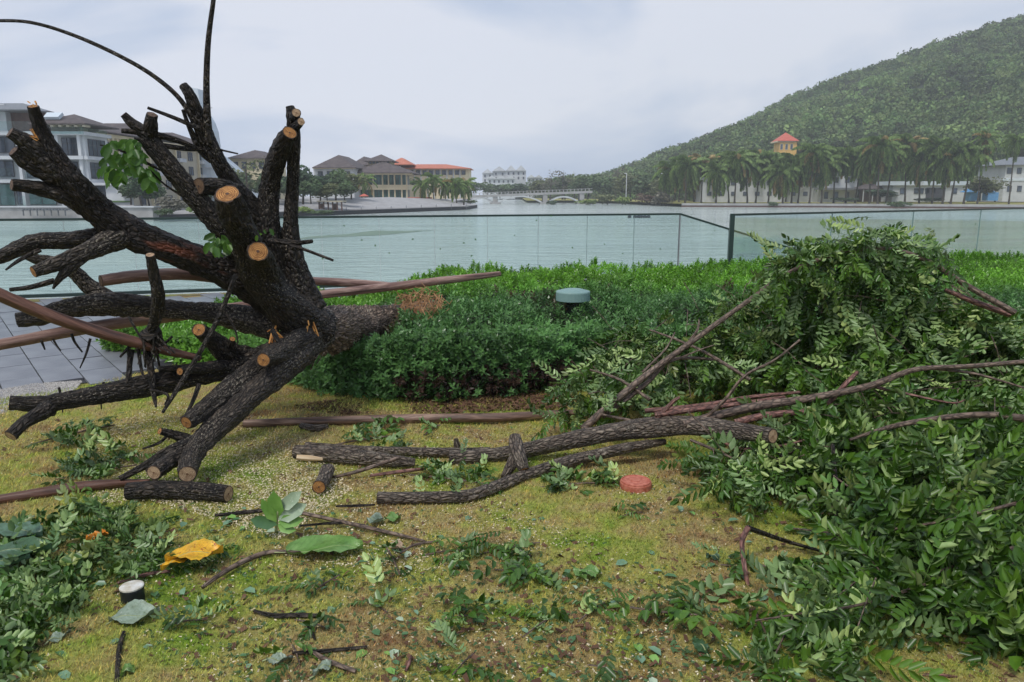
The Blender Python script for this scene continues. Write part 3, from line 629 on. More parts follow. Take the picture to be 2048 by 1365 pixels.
bl = [(345, 425, 388, 90, 74, 'greyish green spreading bush in front of the beige block', GREY), (400, 430, 408, 88, 60, 'bright yellow-green bush by the water left of the tree limbs', BRIGHT), (330, 432, 415, 88, 44, 'low bright shrub at the foot of the garden wall', GREEN),
 (605, 428, 412, 104, 50, 'low bright shrub on the bank right of the uprights', BRIGHT), (650, 430, 420, 104, 60, 'low hedge-like shrub at the water edge below the pergola', GREEN),
 (1103, 415, 398, 225, 24, 'small dark bush island in front of the bridge pier', DARKG), (1215, 410, 384, 215, 48, 'rounded yellowish bush on the bank right of the bridge', OLIVE), (1180, 411, 398, 215, 50, 'low bright green bush at the water edge by the bridge', BRIGHT), (1245, 411, 390, 213, 36, 'light green bush next to the rounded yellowish bush', BRIGHT),
 (1325, 416, 378, 200, 54, 'large greyish bush at the left end of the quay parapet', GREY), (1292, 410, 385, 210, 40, 'brownish shrub with bare twigs at the hill foot', (.14, .09, .06)), (940, 409, 399, 215, 30, 'bright grass-like shrub under the left bridge arch', BRIGHT),
 (1545, 414, 403, 176, 24, 'small plant growing out of the quay parapet', GREEN), (1790, 416, 402, 166, 50, 'green creeping shrub spilling over the quay parapet', GREEN), (1690, 404, 394, 185, 60, 'low shrub under the palms by the white building', DARKG), (1860, 404, 394, 182, 60, 'low shrub under the palms before the long shed', DARKG)]
for a in bl: bush(*a[:6], col=a[6])
#SECTION_BUILDINGS
def X(px, D, py=330): return P(px, py, D).x
def Z(py, D): return P(1024, py, D).z
def pb(mb, x0, x1, y0, y1, D, dep):      # box from picture spans (y1 lower edge), at distance D, going back dep
    mb.box(X(x0, D, (y0+y1)/2), X(x1, D, (y0+y1)/2), D, D+dep, Z(y1, D), Z(y0, D))
def window(parent, x0, x1, y0, y1, D, nx=2, ny=1, pane='pane', fr='frame'):
    a, b, c, d = X(x0, D, (y0+y1)/2), X(x1, D, (y0+y1)/2), Z(y1, D), Z(y0, D); w = max(.06, .0035*D*.12); mb = MB()
    mb.box(a, b, D-.1, D, c, c+w); mb.box(a, b, D-.1, D, d-w, d)
    for i in range(nx+1):
        x = a+(b-a-w)*i/nx; mb.box(x, x+w, D-.1, D, c+w, d-w)
    for j in range(1, ny):
        z = c+(d-c)*j/ny; mb.box(a+w, b-w, D-.08, D-.02, z, z+w*.8)
    f = mb.build('window', M[fr], parent); mb = MB(); mb.box(a+w*.4, b-w*.4, D-.05, D-.006, c+w*.4, d-w*.4); mb.build('pane', M[pane], f); return f
def part(parent, name, mat, boxes):
    mb = MB()
    for b_ in boxes: pb(mb, *b_)
    return mb.build(name, M[mat], parent)
# hotel with glass balconies, left
D = 96; XR = X(166, D)
H = thing('hotel', 'white hotel block with glass balconies, dark windows and hipped roof at far left', 'hotel', (XR-10, D, -1))
def side(parent, name, mat, y0, y1, z0, z1, dx0=0.0, dx1=.2, xr=None):
    mb = MB(); x = XR if xr is None else xr; mb.box(x+dx0, x+dx1, y0, y1, z0, z1); return mb.build(name, M[mat], parent)
def side_window(parent, y0, y1, z0, z1, ny=2, xr=None):
    x = XR if xr is None else xr; w = .09; mb = MB(); mb.box(x, x+.1, y0, y1, z0, z0+w); mb.box(x, x+.1, y0, y1, z1-w, z1)
    for i in range(ny+1): y = y0+(y1-y0-w)*i/ny; mb.box(x, x+.1, y, y+w, z0+w, z1-w)
    mb.box(x, x+.07, y0+w, y1-w, z0+(z1-z0)*.62, z0+(z1-z0)*.62+.06)
    f = mb.build('window', M['frame'], parent); mb = MB(); mb.box(x+.005, x+.04, y0+.03, y1-.03, z0+.03, z1-.03); mb.build('pane', M['pane'], f)
part(H, 'wall', 'white', [(-160, 160, 268, 416, D+3, 3.4)]); part(H, 'penthouse', 'brown', [(10, 95, 222, 262, D+4, 2.5)]); part(H, 'rear_penthouse', 'beige', [(102, 150, 250, 266, D+3, 3)])
part(H, 'gable_wall', 'white', [(-60, 12, 208, 266, D+3, 3)])
for y in (263, 312, 359): part(H, 'floor_slab', 'white', [(-160, 166, y, y+7, D+.2, 6.2)])
mb = MB(); mb.hip(X(-150, D+3), X(98, D+3), D+1, D+7, Z(222, D+3), Z(205, D+3), 3); mb.build('flat_roof', M['metal'], H)
mb = MB(); mb.hip(X(72, D), XR+1.2, D-.6, D+7.5, Z(247, D), Z(223, D), 4.2); mb.build('roof', M['tile_dark'], H)
a, b = P(97, 229, D+1.6), P(128, 229, D+1.6); c2, d2 = P(119, 238, D+.6), P(90, 238, D+.6); mb = MB(); u_ = Vector((0, -.3, .2)); w_ = Vector((0, 0, .1))
mb.add([a+u_, b+u_, c2+u_, d2+u_, a-w_, b-w_, c2-w_, d2-w_], [(0, 1, 2, 3), (7, 6, 5, 4), (0, 4, 5, 1), (1, 5, 6, 2), (2, 6, 7, 3), (3, 7, 4, 0)]); mb.build('skylight', M['sail'], H)
part(H, 'eave_beam', 'beige', [(96, 168, 247.5, 250, D-.1, .5)])
for k in range(5): part(H, 'eave_bracket', 'beige', [(100+k*16, 106+k*16, 250, 254, D-.3, 1.2)])
for x in (-30, 38, 116, 160): part(H, 'column', 'white', [(x, x+6, 270, 412, D+.6, .8)])
part(H, 'dark_pier', 'brown', [(112, 116, 270, 362, D+.9, .5)])
for (x0, x1, y0, y1, nx, ny) in [(46, 110, 278, 308, 4, 2), (124, 157, 276, 311, 3, 3), (-20, 28, 322, 354, 3, 2), (50, 110, 322, 356, 4, 2), (124, 157, 324, 357, 3, 3), (34, 46, 368, 410, 2, 1), (-100, -30, 322, 354, 4, 2), (-28, 30, 274, 306, 3, 1)]:
    window(H, x0, x1, y0, y1, D+2.9, nx, ny)
for (x0, x1, y0, y1) in [(-30, 30, 368, 412), (56, 112, 370, 410), (124, 156, 370, 410)]: window(H, x0, x1, y0, y1, D+2.8, 2, 1, 'pane_green')
for (x0, x1, y0, y1) in [(-40, 60, 243, 262), (95, 166, 254, 268), (-30, 20, 336, 356), (138, 158, 340, 358), (50, 112, 345, 358), (0, 50, 392, 414), (60, 112, 396, 414)]:
    part(H, 'glass_balustrade', 'glass', [(x0, x1, y0, y1, D+.05, .08)])
side(H, 'side_wall', 'white', D+1, D+6.4, -1, Z(268, D), -.4, -.02)
for (y0, y1) in ((276, 311), (324, 357), (370, 410)): side_window(H, D+1.6, D+5.6, Z(y1, D), Z(y0, D), 4)
side(H, 'side_balustrade', 'glass', D+.1, D+6.4, Z(268, D), Z(254, D), .0, .06)
for y in (263, 312, 359): side(H, 'slab_edge', 'white', D+.3, D+6.6, Z(y+7, D), Z(y, D), .01, .5)
part(H, 'canopy', 'white', [(140, 222, 366, 371, D-2, 5)]); part(H, 'planter_wall', 'white', [(212, 262, 361, 412, D-1.5, .5)]); part(H, 'planter_hedge', 'leaf_rim', [(214, 260, 402, 405, D-1.7, .2)])
# garden wall and pergola in front
W_ = thing('garden_wall', 'pale grey lakeside garden wall below the hotel', 'wall', P(130, 440, 90))
part(W_, 'wall', 'stone', [(-200, 306, 415, 446, 90, 1.5)]); part(W_, 'coping', 'white', [(-200, 308, 413, 415.5, 89.8, 1.9)]); part(W_, 'upper_block', 'stone', [(130, 268, 411, 413, 91, 3)])
Pg = thing('pergola', 'small dark-slatted pergola standing on the hotel garden wall', 'pergola', P(90, 432, 89.3))
for k in range(14): part(Pg, 'slat', 'metal', [(44+k*6.5, 47+k*6.5, 418, 420, 88.6, 1.0)])
for k in range(7): part(Pg, 'post', 'metal', [(45+k*14, 46.5+k*14, 420, 432, 88.8, .15)])
part(Pg, 'beam', 'metal', [(43, 134, 420, 421.2, 88.7, .15)])
# long beige wing receding along the bank
XW = -56.3; ZE = 9.7
B = thing('hotel_wing', 'long beige four storey hotel wing with bracketed eaves receding behind the limbs', 'hotel', (XW-6, 104, -1))
mb = MB(); mb.box(XW-14, XW-.01, 104, 146, -1.2, ZE); mb.build('wall', M['beige'], B)
for (y0, y1, zz) in ((103.2, 116.5, 0), (117, 131, .25), (131.5, 147, 0)): mb = MB(); mb.hip(XW-15, XW+1, y0, y1, ZE+.2+zz, ZE+2.7+zz, 6); mb.build('roof', M['tile_dark'], B)
side(B, 'cornice', 'cream', 103.6, 146.6, ZE-.5, ZE, 0, .5, XW)
for k in range(36): side(B, 'eave_bracket', 'cream', 104+k*1.2, 104.5+k*1.2, ZE-.9, ZE-.5, .0, .45, XW)
for j in range(9):
    yy = 105+j*4.6
    for i in range(4):
        zz = -.2+i*2.45; side_window(B, yy+.5, yy+2.3, zz, zz+1.5, 2, XW)
        if i and j % 2: side(B, 'balcony', 'white', yy+.1, yy+2.7, zz-.35, zz+.25, .0, .8, XW)
    if j % 2: side(B, 'bay_pier', 'cream', yy-.35, yy+.02, -1, ZE-1, .0, .35, XW)
# sail-shaped tower
D = 140; T_ = thing('sail_tower', 'pale white sail-shaped tower rising behind the cut tree', 'tower', P(420, 405, D))
def curved(name, outline, D, dep, mat, parent, bulge=1.5):
    mb = MB(); n = len(outline); fv = [P(x, y, D) for x, y in outline]; cx = sum(v.x for v in fv)/n
    fv = [v+Vector((0, -bulge*math.cos((v.x-cx)*.3), 0)) for v in fv]; bk = [v+Vector((0, dep, 0)) for v in fv]
    mb.add(fv+bk, [tuple(range(n-1, -1, -1)), tuple(range(n, 2*n))]+[(i, (i+1) % n, n+(i+1) % n, n+i) for i in range(n)]); return mb.build(name, M[mat], parent)
curved('tall_sail', [(389, 178), (402, 180), (407, 215), (424, 245), (430, 262), (434, 290), (438, 408), (404, 408), (398, 300), (392, 230)], D, 3, 'sail', T_)
curved('low_sail', [(443, 312), (452, 318), (470, 332), (490, 352), (503, 372), (520, 408), (446, 408)], D+2, 3, 'sail', T_)
for y in (215, 245, 275, 305, 335, 365, 395): part(T_, 'floor_band', 'white', [(407 if y > 235 else 397, (423 if y < 260 else 431), y, y+1.5, D-1.9, .4)])
# houses behind left trees
def hiphouse(name, label, x0, x1, ye, yr, D, dep, wall='cream', roof='tile_dark', yb=404, cat='house', wins=0, ins=None):
    B = thing(name, label, cat, P((x0+x1)/2, yb, D)); part(B, 'wall', wall, [(x0+4, x1-4, ye, yb, D+1, dep-2)])
    mb = MB(); mb.hip(X(x0, D), X(x1, D), D, D+dep, Z(ye, D), Z(yr, D), ins); mb.build('roof', M[roof], B); part(B, 'fascia', 'cream', [(x0+1, x1-1, ye, ye+3, D+.3, .3)])
    for k in range(wins):
        cx = x0+8+(x1-x0-16)*(k+.5)/wins; window(B, cx-5, cx+5, ye+8, ye+22, D+.95, 2, 1)
    return B
hiphouse('house', 'dark-roofed house behind the tree left of the twin uprights', 455, 540, 316, 298, 145, 14, wins=4)
hiphouse('lakeside_house', 'lakeside house with grey hipped roof and pale fascia, left of the pavilion', 624, 712, 335, 308, 165, 20, 'white', wins=4)
hiphouse('lakeside_house', 'smaller grey hipped roof house squeezed against the pavilion', 700, 748, 330, 312, 185, 16, wins=1)
# pavilion
D = 172; B = thing('pavilion', 'cream lakeside pavilion with two-tier grey roof and green glass', 'pavilion', P(770, 400, D))
part(B, 'wall', 'cream', [(716, 815, 370, 380, D, 12), (716, 815, 344, 350, D+.5, 12)]); part(B, 'core', 'metal', [(722, 810, 350, 402, D+3, 8)])
part(B, 'upper_glazing', 'pane_green', [(726, 812, 350, 370, D+1.2, .2)]); part(B, 'lower_glazing', 'pane_green', [(722, 812, 380, 401, D+1.4, .2)])
for x in (725, 745, 764, 776, 788, 802, 812): part(B, 'column', 'cream', [(x, x+2.6, 350, 402, D+.3, .5)])
for x in range(730, 812, 6): part(B, 'mullion', 'frame', [(x, x+.7, 350, 370, D+1.05, .12), (x, x+.7, 380, 400, D+1.25, .12)])
mb = MB(); mb.hip(X(700, D), X(826, D), D-2, D+16, Z(346, D), Z(322, D), 5); mb.build('lower_roof', M['tile_dark'], B)
part(B, 'lower_fascia', 'cream', [(704, 824, 346, 350, D-1.6, .4)])
part(B, 'lantern', 'cream', [(736, 781, 322, 330, D+4, 6)]); 
for k in range(6): window(B, 738+k*7, 743+k*7, 323, 328, D+3.95, 1, 1)
mb = MB(); mb.hip(X(728, D+3), X(787, D+3), D+2.5, D+11.5, Z(321, D), Z(306, D), 4.4); mb.build('upper_roof', M['tile_dark'], B)
# red roofed long building
D = 205; B = thing('long_building', 'long building with red tiled roof to the right of the pavilion', 'building', P(860, 400, D))
part(B, 'wall', 'cream', [(800, 938, 337, 398, D+1, 12)]); mb = MB(); mb.hip(X(775, D), X(942, D), D-.5, D+14, Z(337, D), Z(327, D)); mb.build('roof', M['tile_red'], B)
mb = MB(); mb.hip(X(780, D), X(828, D), D-4, D+8, Z(330, D), Z(316, D)); mb.build('gable_roof', M['tile_red'], B)
for k in range(10): window(B, 806+k*13, 814+k*13, 341, 350, D+.95, 2, 1)
for k in range(10): part(B, 'pilaster', 'white', [(802+k*13, 804+k*13, 338, 398, D+.7, .3)])
# awnings, parasol, pergola on the plaza
A_ = thing('awning', 'low red awning right of the pavilion entrance', 'awning', P(840, 402, 166)); part(A_, 'canopy', 'redroof', [(815, 862, 395, 399, 166, 2)])
for x in (817, 838, 859): part(A_, 'post', 'white', [(x, x+1, 399, 405, 166.2, .1)])
U_ = thing('parasol', 'red parasol on the plaza in front of the pavilion', 'parasol', P(728, 404, 150)); part(U_, 'pole', 'metal', [(727.6, 728.6, 393, 404, 150, .1)])
mb = MB(); mb.lathe(P(728, 393, 150), [(1.0, 0), (.6, .25), (.05, .5)], 8); mb.build('canopy', M['redroof'], U_)
Pg = thing('plaza_pergola', 'brown timber pergola on the bank left of the stone plaza', 'pergola', P(655, 426, 116)); part(Pg, 'canopy', 'beige', [(633, 685, 402, 404.5, 116, 3)])
for x in (637, 646, 655, 664, 673, 682): part(Pg, 'post', 'brown', [(x, x+2.2, 404.5, 424, 116.3, .3)])
part(Pg, 'screen', 'brown', [(639, 648, 408, 420, 117.5, .2), (664, 674, 408, 422, 117.5, .2)])
for k in range(9):
    px = 692+k*30; o = thing('bollard_post', 'thin dark post %s along the plaza edge from the pergola' % ORD[k], 'post', P(px, 426-k*1.1, 118+k*4), 'posts along the plaza edge'); part(o, 'shaft', 'metal', [(px, px+1, 416-k*1.1, 427-k*1.1, 118+k*4, .1)]); part(o, 'cap', 'white', [(px-.6, px+1.6, 415-k*1.1, 416-k*1.1, 118+k*4-.02, .14)])
# bridge
D = 236; B = thing('bridge', 'grey concrete three-arch road bridge crossing the end of the lake', 'bridge', P(1045, 408, D))
def bpt(px, py): return P(px, py, D)
mb = MB()
for a, b in (((905, 393), (1000, 389)), ((1000, 389), (1090, 385.5)), ((1090, 385.5), (1185, 382))): 
    pa, pb_ = bpt(*a), bpt(*b)
    mb.add([pa, pb_, pb_+Vector((0, 0, -.7)), pa+Vector((0, 0, -.7))]+[v+Vector((0, 7, 0)) for v in (pa, pb_, pb_+Vector((0, 0, -.7)), pa+Vector((0, 0, -.7)))], [(0, 3, 2, 1), (4, 5, 6, 7), (0, 1, 5, 4), (1, 2, 6, 5), (2, 3, 7, 6), (3, 0, 4, 7)])
mb.build('deck', M['stone'], B)
rl = MB(); rl.beam(bpt(905, 388.5)+Vector((0, .1, 0)), bpt(1185, 377.5)+Vector((0, .1, 0)), .12, .12); rl.build('handrail', M['stone'], B)
for k in range(38): 
    px = 908+k*7.3; py = np.interp(px, [905, 1185], [393, 382]); q = MB(); p0 = bpt(px, py); q.box(p0.x-.12, p0.x+.12, D, D+.2, p0.z, p0.z+.75); q.build('baluster', M['stone'], B)
for (x0, x1, yc) in ((930, 988, 397), (991, 1089, 393), (1092, 1163, 394)):
    ar = MB(); N_ = 14; pa = []
    for i in range(N_+1):
        s = i/N_; x = x0+(x1-x0)*s; y = 410-(410-yc)*math.sin(math.pi*s)**.75; pa.append(bpt(x, y))
    for u, w in zip(pa, pa[1:]):
        for yy in (0, 6.2): ar.beam(u+Vector((0, .3+yy, 0)), w+Vector((0, .3+yy, 0)), .6, .45)
    ar.build('arch', M['white'], B)
for px in (930, 990, 1090.5, 1164):
    q = MB(); p0 = bpt(px, 410); q.box(p0.x-.7, p0.x+.7, D+.2, D+6.8, WZ-1, Z(float(np.interp(px, [905, 1185], [393, 382])), D)-.7); q.box(p0.x-1.6, p0.x+1.6, D-.4, D+7.4, WZ-1, WZ+.5); q.build('pier', M['stone'], B)
# lamp posts at the hill foot
for px, y0, lab in ((1252, 348, 'left'), (1325, 348, 'right')):
    L_ = thing('lamp_post', 'slim white street lamp, the %s one of the pair at the hill foot' % lab, 'street lamp', P(px, 402, 225), 'street lamps at the hill foot'); part(L_, 'pole', 'white', [(px, px+1.4, y0, 402, 225, .2)]); part(L_, 'lamp_head', 'white', [(px-3, px+2, y0-1.6, y0, 225, .3)])
q = thing('white_pillar', 'tall white square pillar at the left end of the white building', 'pillar', P(1408, 404, 192)); part(q, 'shaft', 'white', [(1406, 1412, 360, 404, 192, .7)]); part(q, 'cap', 'white', [(1402, 1414, 355, 360, 191.8, 1.2)])
# distant white villas
for k, (x0, x1, ye, yr, D, lab) in enumerate([(965, 985, 347, 338, 420, 'leftmost small white villa beyond the bridge'), (985, 1012, 343, 333, 430, 'middle wide white villa beyond the bridge'), (1012, 1052, 342, 331, 415, 'large gabled white villa beyond the bridge, on the right'), (1055, 1085, 356, 350, 400, 'low pale house right of the white villas'), (975, 1030, 358, 351, 400, 'long low white terrace below the white villas')]):
    B = thing('white_villa', lab, 'villa', P((x0+x1)/2, 375, D), 'white villas beyond the bridge'); part(B, 'wall', 'white', [(x0, x1, ye, 398, D, 10)])
    n = max(1, int((x1-x0)/14)); w = (x1-x0)/n
    for i in range(n):
        mb = MB(); a, b = X(x0+i*w-.8, D), X(x0+(i+1)*w+.8, D); z0, z1 = Z(ye, D), Z(yr, D); mb.add([(a, D-1, z0), (b, D-1, z0), ((a+b)/2, D-1, z1), (a, D+11, z0), (b, D+11, z0), ((a+b)/2, D+11, z1)], [(0, 1, 2), (5, 4, 3), (0, 2, 5, 3), (1, 4, 5, 2), (0, 3, 4, 1)]); mb.build('gable_roof', M['white'], B)
    for i in range(n*2):
        cx = x0+(x1-x0)*(i+.5)/(n*2); window(B, cx-1.6, cx+1.6, ye+3, ye+8, D-.05, 1, 1)
        window(B, cx-1.6, cx+1.6, ye+12, ye+17, D-.05, 1, 1)
# right: white two-storey building
D = 214
B = thing('white_building', 'long white two storey building seen behind the palm trunks', 'building', P(1530, 404, D)); part(B, 'wall', 'white', [(1404, 1672, 356, 406, D, 10)]); part(B, 'parapet', 'white', [(1402, 1674, 352, 356.5, D-.3, 10.6)])
for k in range(11):
    x = 1414+k*24; window(B, x, x+9, 362, 371, D-.02, 2, 1); window(B, x, x+9, 384, 392, D-.02, 2, 1)
B2 = thing('white_building', 'white block with dark porch roof adjoining the long building on its right', 'building', P(1695, 404, D-1)); part(B2, 'wall', 'white', [(1638, 1716, 347, 406, D-4, 10)]); part(B2, 'roof_edge', 'sail', [(1635, 1719, 344, 347.5, D-4.3, 10.6)]); part(B2, 'porch_roof', 'metal', [(1636, 1712, 376, 380, D-6.5, 2.4)])
for x in (1648, 1668, 1690): window(B2, x, x+9, 355, 366, D-4.02, 2, 1); window(B2, x, x+8, 384, 398, D-4.02, 1, 1)
q = thing('shed', 'dark pitched canopy shed right of the white block', 'shed', P(1750, 404, 205)); mb = MB(); mb.hip(X(1722, 205), X(1790, 205), 205, 212, Z(378, 205), Z(368, 205)); mb.build('roof', M['tile_dark'], q); part(q, 'wall', 'brown', [(1728, 1786, 379, 404, 207, 3)])
for x in (1726, 1745, 1765, 1784): part(q, 'post', 'white', [(x, x+1.5, 379, 404, 205.2, .2)])
q = thing('long_shed', 'long low white shed with grey roof behind the right palms', 'shed', P(1860, 404, 200)); part(q, 'wall', 'white', [(1785, 1935, 371, 404, 200, 6)]); part(q, 'roof', 'sail', [(1780, 1940, 363, 371, 199.3, 7.4)])
for x in (1800, 1828, 1838, 1850, 1862, 1905): window(q, x, x+9, 377, 388, 199.95, 1, 1)
part(q, 'dark_opening', 'frame', [(1852, 1890, 376, 402, 199.9, .08)])
for (x0, x1, l_) in ((1940, 1962, 'left'), (1975, 1998, 'right')):
    q = thing('tarpaulin_shelter', 'blue tarpaulin shelter on the quay, the %s of two' % l_, 'shelter', P((x0+x1)/2, 402, 190), 'blue tarpaulin shelters'); mb = MB(); mb.hip(X(x0, 190), X(x1, 190), 190, 193, Z(384, 190), Z(378, 190)); mb.build('cover', M['blue'], q); part(q, 'side_sheet', 'blue', [(x0+1, x1-1, 385, 402, 190.2, 2.4)])
D = 206; q = thing('blue_villa', 'pale blue and white two storey villa at the right edge', 'villa', P(2040, 404, D)); part(q, 'wall', 'white', [(2008, 2120, 330, 404, D, 12)]); mb = MB(); mb.hip(X(2002, D), X(2130, D), D-1, D+13, Z(330, D), Z(312, D)); mb.build('roof', M['metal'], q); part(q, 'string_course', 'sail', [(2006, 2122, 358, 362, D-.2, .2)])
for x in (2014, 2034, 2054): window(q, x, x+9, 336, 348, D-.02, 2, 1); window(q, x, x+9, 372, 384, D-.02, 2, 1)
# yellow tower with red roof
D = 262; q = thing('yellow_tower', 'yellow tower with a bright red pyramid roof above the palms', 'tower', P(1573, 330, D)); part(q, 'shaft', 'yellow', [(1556, 1590, 284, 404, D, 5.8)])
mb = MB(); mb.hip(X(1552, D), X(1594, D), D-.6, D+6.4, Z(282, D), Z(264, D), 3.6); mb.build('roof', M['redroof'], q)
for x in (1560, 1570, 1580): window(q, x, x+6, 288, 300, D-.02, 1, 1, 'pane', 'cream')
part(q, 'cornice', 'cream', [(1554, 1592, 282, 285, D-.3, 6.4)])
# weed streak and floats on the water
mb = MB(); a = [G(590, 480, WZ+.01), G(640, 476, WZ+.01), G(760, 471, WZ+.01), G(870, 460.5, WZ+.01), G(820, 462, WZ+.01), G(750, 461.5, WZ+.01), G(690, 469, WZ+.01), G(620, 473, WZ+.01)]
mb.poly(a); M['weed'] = surf('floating_weed', (.16, .20, .14), (.24, .27, .20), .8, .6); tag(mb.build('floating_weed', M['weed']), 'dull green streak of weed floating on the lake behind the fence', 'water weed', kind='stuff')
for k, px in enumerate((1259, 1270, 1277, 1283, 1290, 1297)):
    mb = MB(); p0 = G(px, 436, WZ); mb.lathe(p0, [(.1, -.1), (.28, .05), (.25, .25), (.05, .38)], 8); tag(mb.build('buoy', M['frame']), 'small dark float bobbing in a short line behind the glass fence corner', 'buoy', 'small floats on the lake')
#SECTION_FENCE
def glass_run(name, label, a, b, nseg, zb, rise=0, group=None, post=False, seams=True):
    f = thing(name, label, 'glass fence', (a.x, a.y, 0), group); L_ = b-a; d = Vector((L_.x, L_.y, 0)).normalized(); n_ = Vector((-d.y, d.x, 0))
    for i in range(nseg):
        p0 = a+L_*(i/nseg)+d*.004; p1 = a+L_*((i+1)/nseg)-d*.004; b0 = Vector((p0.x, p0.y, zb+(p0.z-a.z))); b1 = Vector((p1.x, p1.y, zb+(p1.z-a.z)))
        vs = [b0-n_*.006, b1-n_*.006, p1-n_*.006, p0-n_*.006, b0+n_*.006, b1+n_*.006, p1+n_*.006, p0+n_*.006]
        mb = MB(); mb.add(vs, [(0, 1, 2, 3), (5, 4, 7, 6)]); g = mb.build('glass_panel', M['glass'], f)
        mb = MB(); mb.add(vs, [(1, 5, 6, 2), (4, 0, 3, 7)]); mb.build('glass_edge', M['edge'], g)
    mb = MB(); mb.beam(a-d*.02, b+d*.02, .035, .035); mb.build('handrail', M['rail'], f)
    mb = MB(); mb.beam(Vector((a.x, a.y, zb)), Vector((b.x, b.y, zb+(b.z-a.z))), .05, .05); mb.build('base_channel', M['rail'], f)
    return f
nA = 14
fa = glass_run('glass_fence', 'long clear glass fence with thin dark handrail along the lake, left of the corner', A0, A1, nA, .08)
fb = glass_run('glass_fence', 'right-hand glass fence section starting at the dark green end post', B0, B1, 7, .12)
mb = MB(); mb.box(B0.x-.035, B0.x+.035, B0.y-.03, B0.y+.03, 0, B0.z+.015); mb.build('end_post', M['rail'], fb)
mb = MB(); mb.box(A1.x-.012, A1.x+.012, A1.y-.012, A1.y+.012, 0, A1.z); mb.build('corner_post', M['metal'], fa)
C1 = P(1640, 516, A1.y+.6)
fc = glass_run('stair_glass_fence', 'sloping glass balustrade going down the lakeside steps behind the corner', A1+Vector((.03, .05, 0)), C1, 3, .12)
st = thing('lakeside_steps', 'stone steps going down to the water behind the glass corner', 'steps', (A1.x+.5, A1.y+.5, WZ))
for k in range(9):
    mb = MB(); x = A1.x+.1+k*.33; mb.box(x, x+.335, A1.y+.36, A1.y+1.9, WZ-.5, -.02-k*.17); mb.build('step', M['stone'], st)
# ================================================================ HEDGE
def yfront(x): return np.interp(x, [-4.2, -3.3, -2.2, -1.5, -1.0, 0, 1, 3, 12], [7.6, 7.0, 6.5, 5.75, 5.6, 5.8, 5.95, 5.8, 5.6])+.08*np.sin(x*3.1)
def hfull(x, y): return np.interp(x, [-4.2, -2.6, -1.5, -1.15, -.8, .5, 12], [.24, .30, .34, .50, .59, .57, .57])+np.interp(y, [5.5, 7, 9, 10.6], [.0, 0, -.04, -.08])*np.interp(x, [-2.5, 0], [.2, 1])
def yback(x): return np.interp(x, [-4.2, -3.2, -2, 0, 4, 12], [8.4, 8.8, 9.6, 10.4, 11.6, 14.2])
def hz(x, y):
    d = y-yfront(x); return hfull(x, y)*np.clip(1-np.exp(-np.maximum(d, 0)/(.30+.12*np.sin(x*2.3))), 0, 1)+.06*np.sin(x*5+1.3*y)*np.sin(y*4.2+x)*np.clip(d*3, 0, 1)+.03*np.sin(x*11+y*3)*np.clip(d*3, 0, 1)
hd = thing('hedge', 'broad low clipped bed of small-leaved shrubs between the lawn and the glass fence', 'hedge', (1, 6, 0))
xs = np.linspace(-4.2, 12, 200); V = []
for j in np.linspace(0, 1, 60):
    for x in xs:
        y = yfront(x)+.12+(yback(x)-.1-yfront(x)-.12)*j; V.append((x, y, max(.0, hz(x, y)-.10)))
nx = len(xs); F = [(j*nx+i, j*nx+i+1, (j+1)*nx+i+1, (j+1)*nx+i) for j in range(59) for i in range(nx-1)]
M['under'] = surf('dark_inner_shade', (.008, .010, .006), (.02, .02, .012), 20, .95); obj_np('inner_shade_sheet', V, np.array(F), M['under'], hd)['kind'] = 'stuff'  # dark sheet below the leaves fills gaps; its near-black colour imitates inner shade
def sprig(seed, nl=9, L=.052, W=.017):
    r = np.random.default_rng(seed); V = []; F = []
    for k in range(nl):
        a = k*2.4; h = .015+.07*k/nl; el = .25+.9*k/nl+r.normal()*.15; d = np.array([math.cos(a)*math.cos(el), math.sin(a)*math.cos(el), math.sin(el)]); nn = np.array([-math.cos(a)*math.sin(el), -math.sin(a)*math.sin(el), math.cos(el)])
        s = nrmz(np.cross(d, nn)); l = L*r.uniform(.75, 1.15)*(1-.3*k/nl); b = np.array([0, 0, h]); q = len(V)
        V += [b, b+d*l*.45+s*W*.5+nn*.003, b+d*l-nn*.004, b+d*l*.45-s*W*.5+nn*.003]; F.append((q, q+1, q+2, q+3))
    return np.array(V), np.array(F)
SPR = [sprig(k) for k in range(6)]
NS = 30000; hx = rng.uniform(-4.2, 9.5, NS); yf, yb = yfront(hx), yback(hx); hy = yf+(yb-yf)*rng.random(NS)**1.25
keep = (np.abs(hx) < hy*.74+.4); hx, hy = hx[keep], hy[keep]
# gap where the trunk and the torn roots lie
ta, tb = np.array([-1.55, 5.15]), np.array([-.62, 7.35]); td = tb-ta; tl_ = np.clip(((hx-ta[0])*td[0]+(hy-ta[1])*td[1])/(td@td), 0, 1); dd = np.hypot(hx-ta[0]-td[0]*tl_, hy-ta[1]-td[1]*tl_)
trunkmask = (dd < .17) & (rng.random(len(hx)) < .93)
vcx = P(1146, 588, 6.9); trunkmask |= (np.abs(hx-vcx.x) < .2) & (hy > 6.86) & (hy < 7.02)
hx, hy = hx[~trunkmask], hy[~trunkmask]
n1_ = len(hx); fx = rng.uniform(-4.2, 6, 9000); fy = yfront(fx)+rng.uniform(-.06, .12, 9000); fz = rng.random(9000)**.8*hfull(fx, fy)*.9
keep = fx > -4.2; X_ = np.concatenate([hx, fx]); Y_ = np.concatenate([hy, fy]); Z_ = np.concatenate([hz(hx, hy)-rng.random(n1_)*.07, fz]); n = len(X_)
tilt = np.stack([rng.normal(size=n)*.35, rng.normal(size=n)*.35, np.ones(n)], -1); tilt[n1_:, 1] -= 1.0
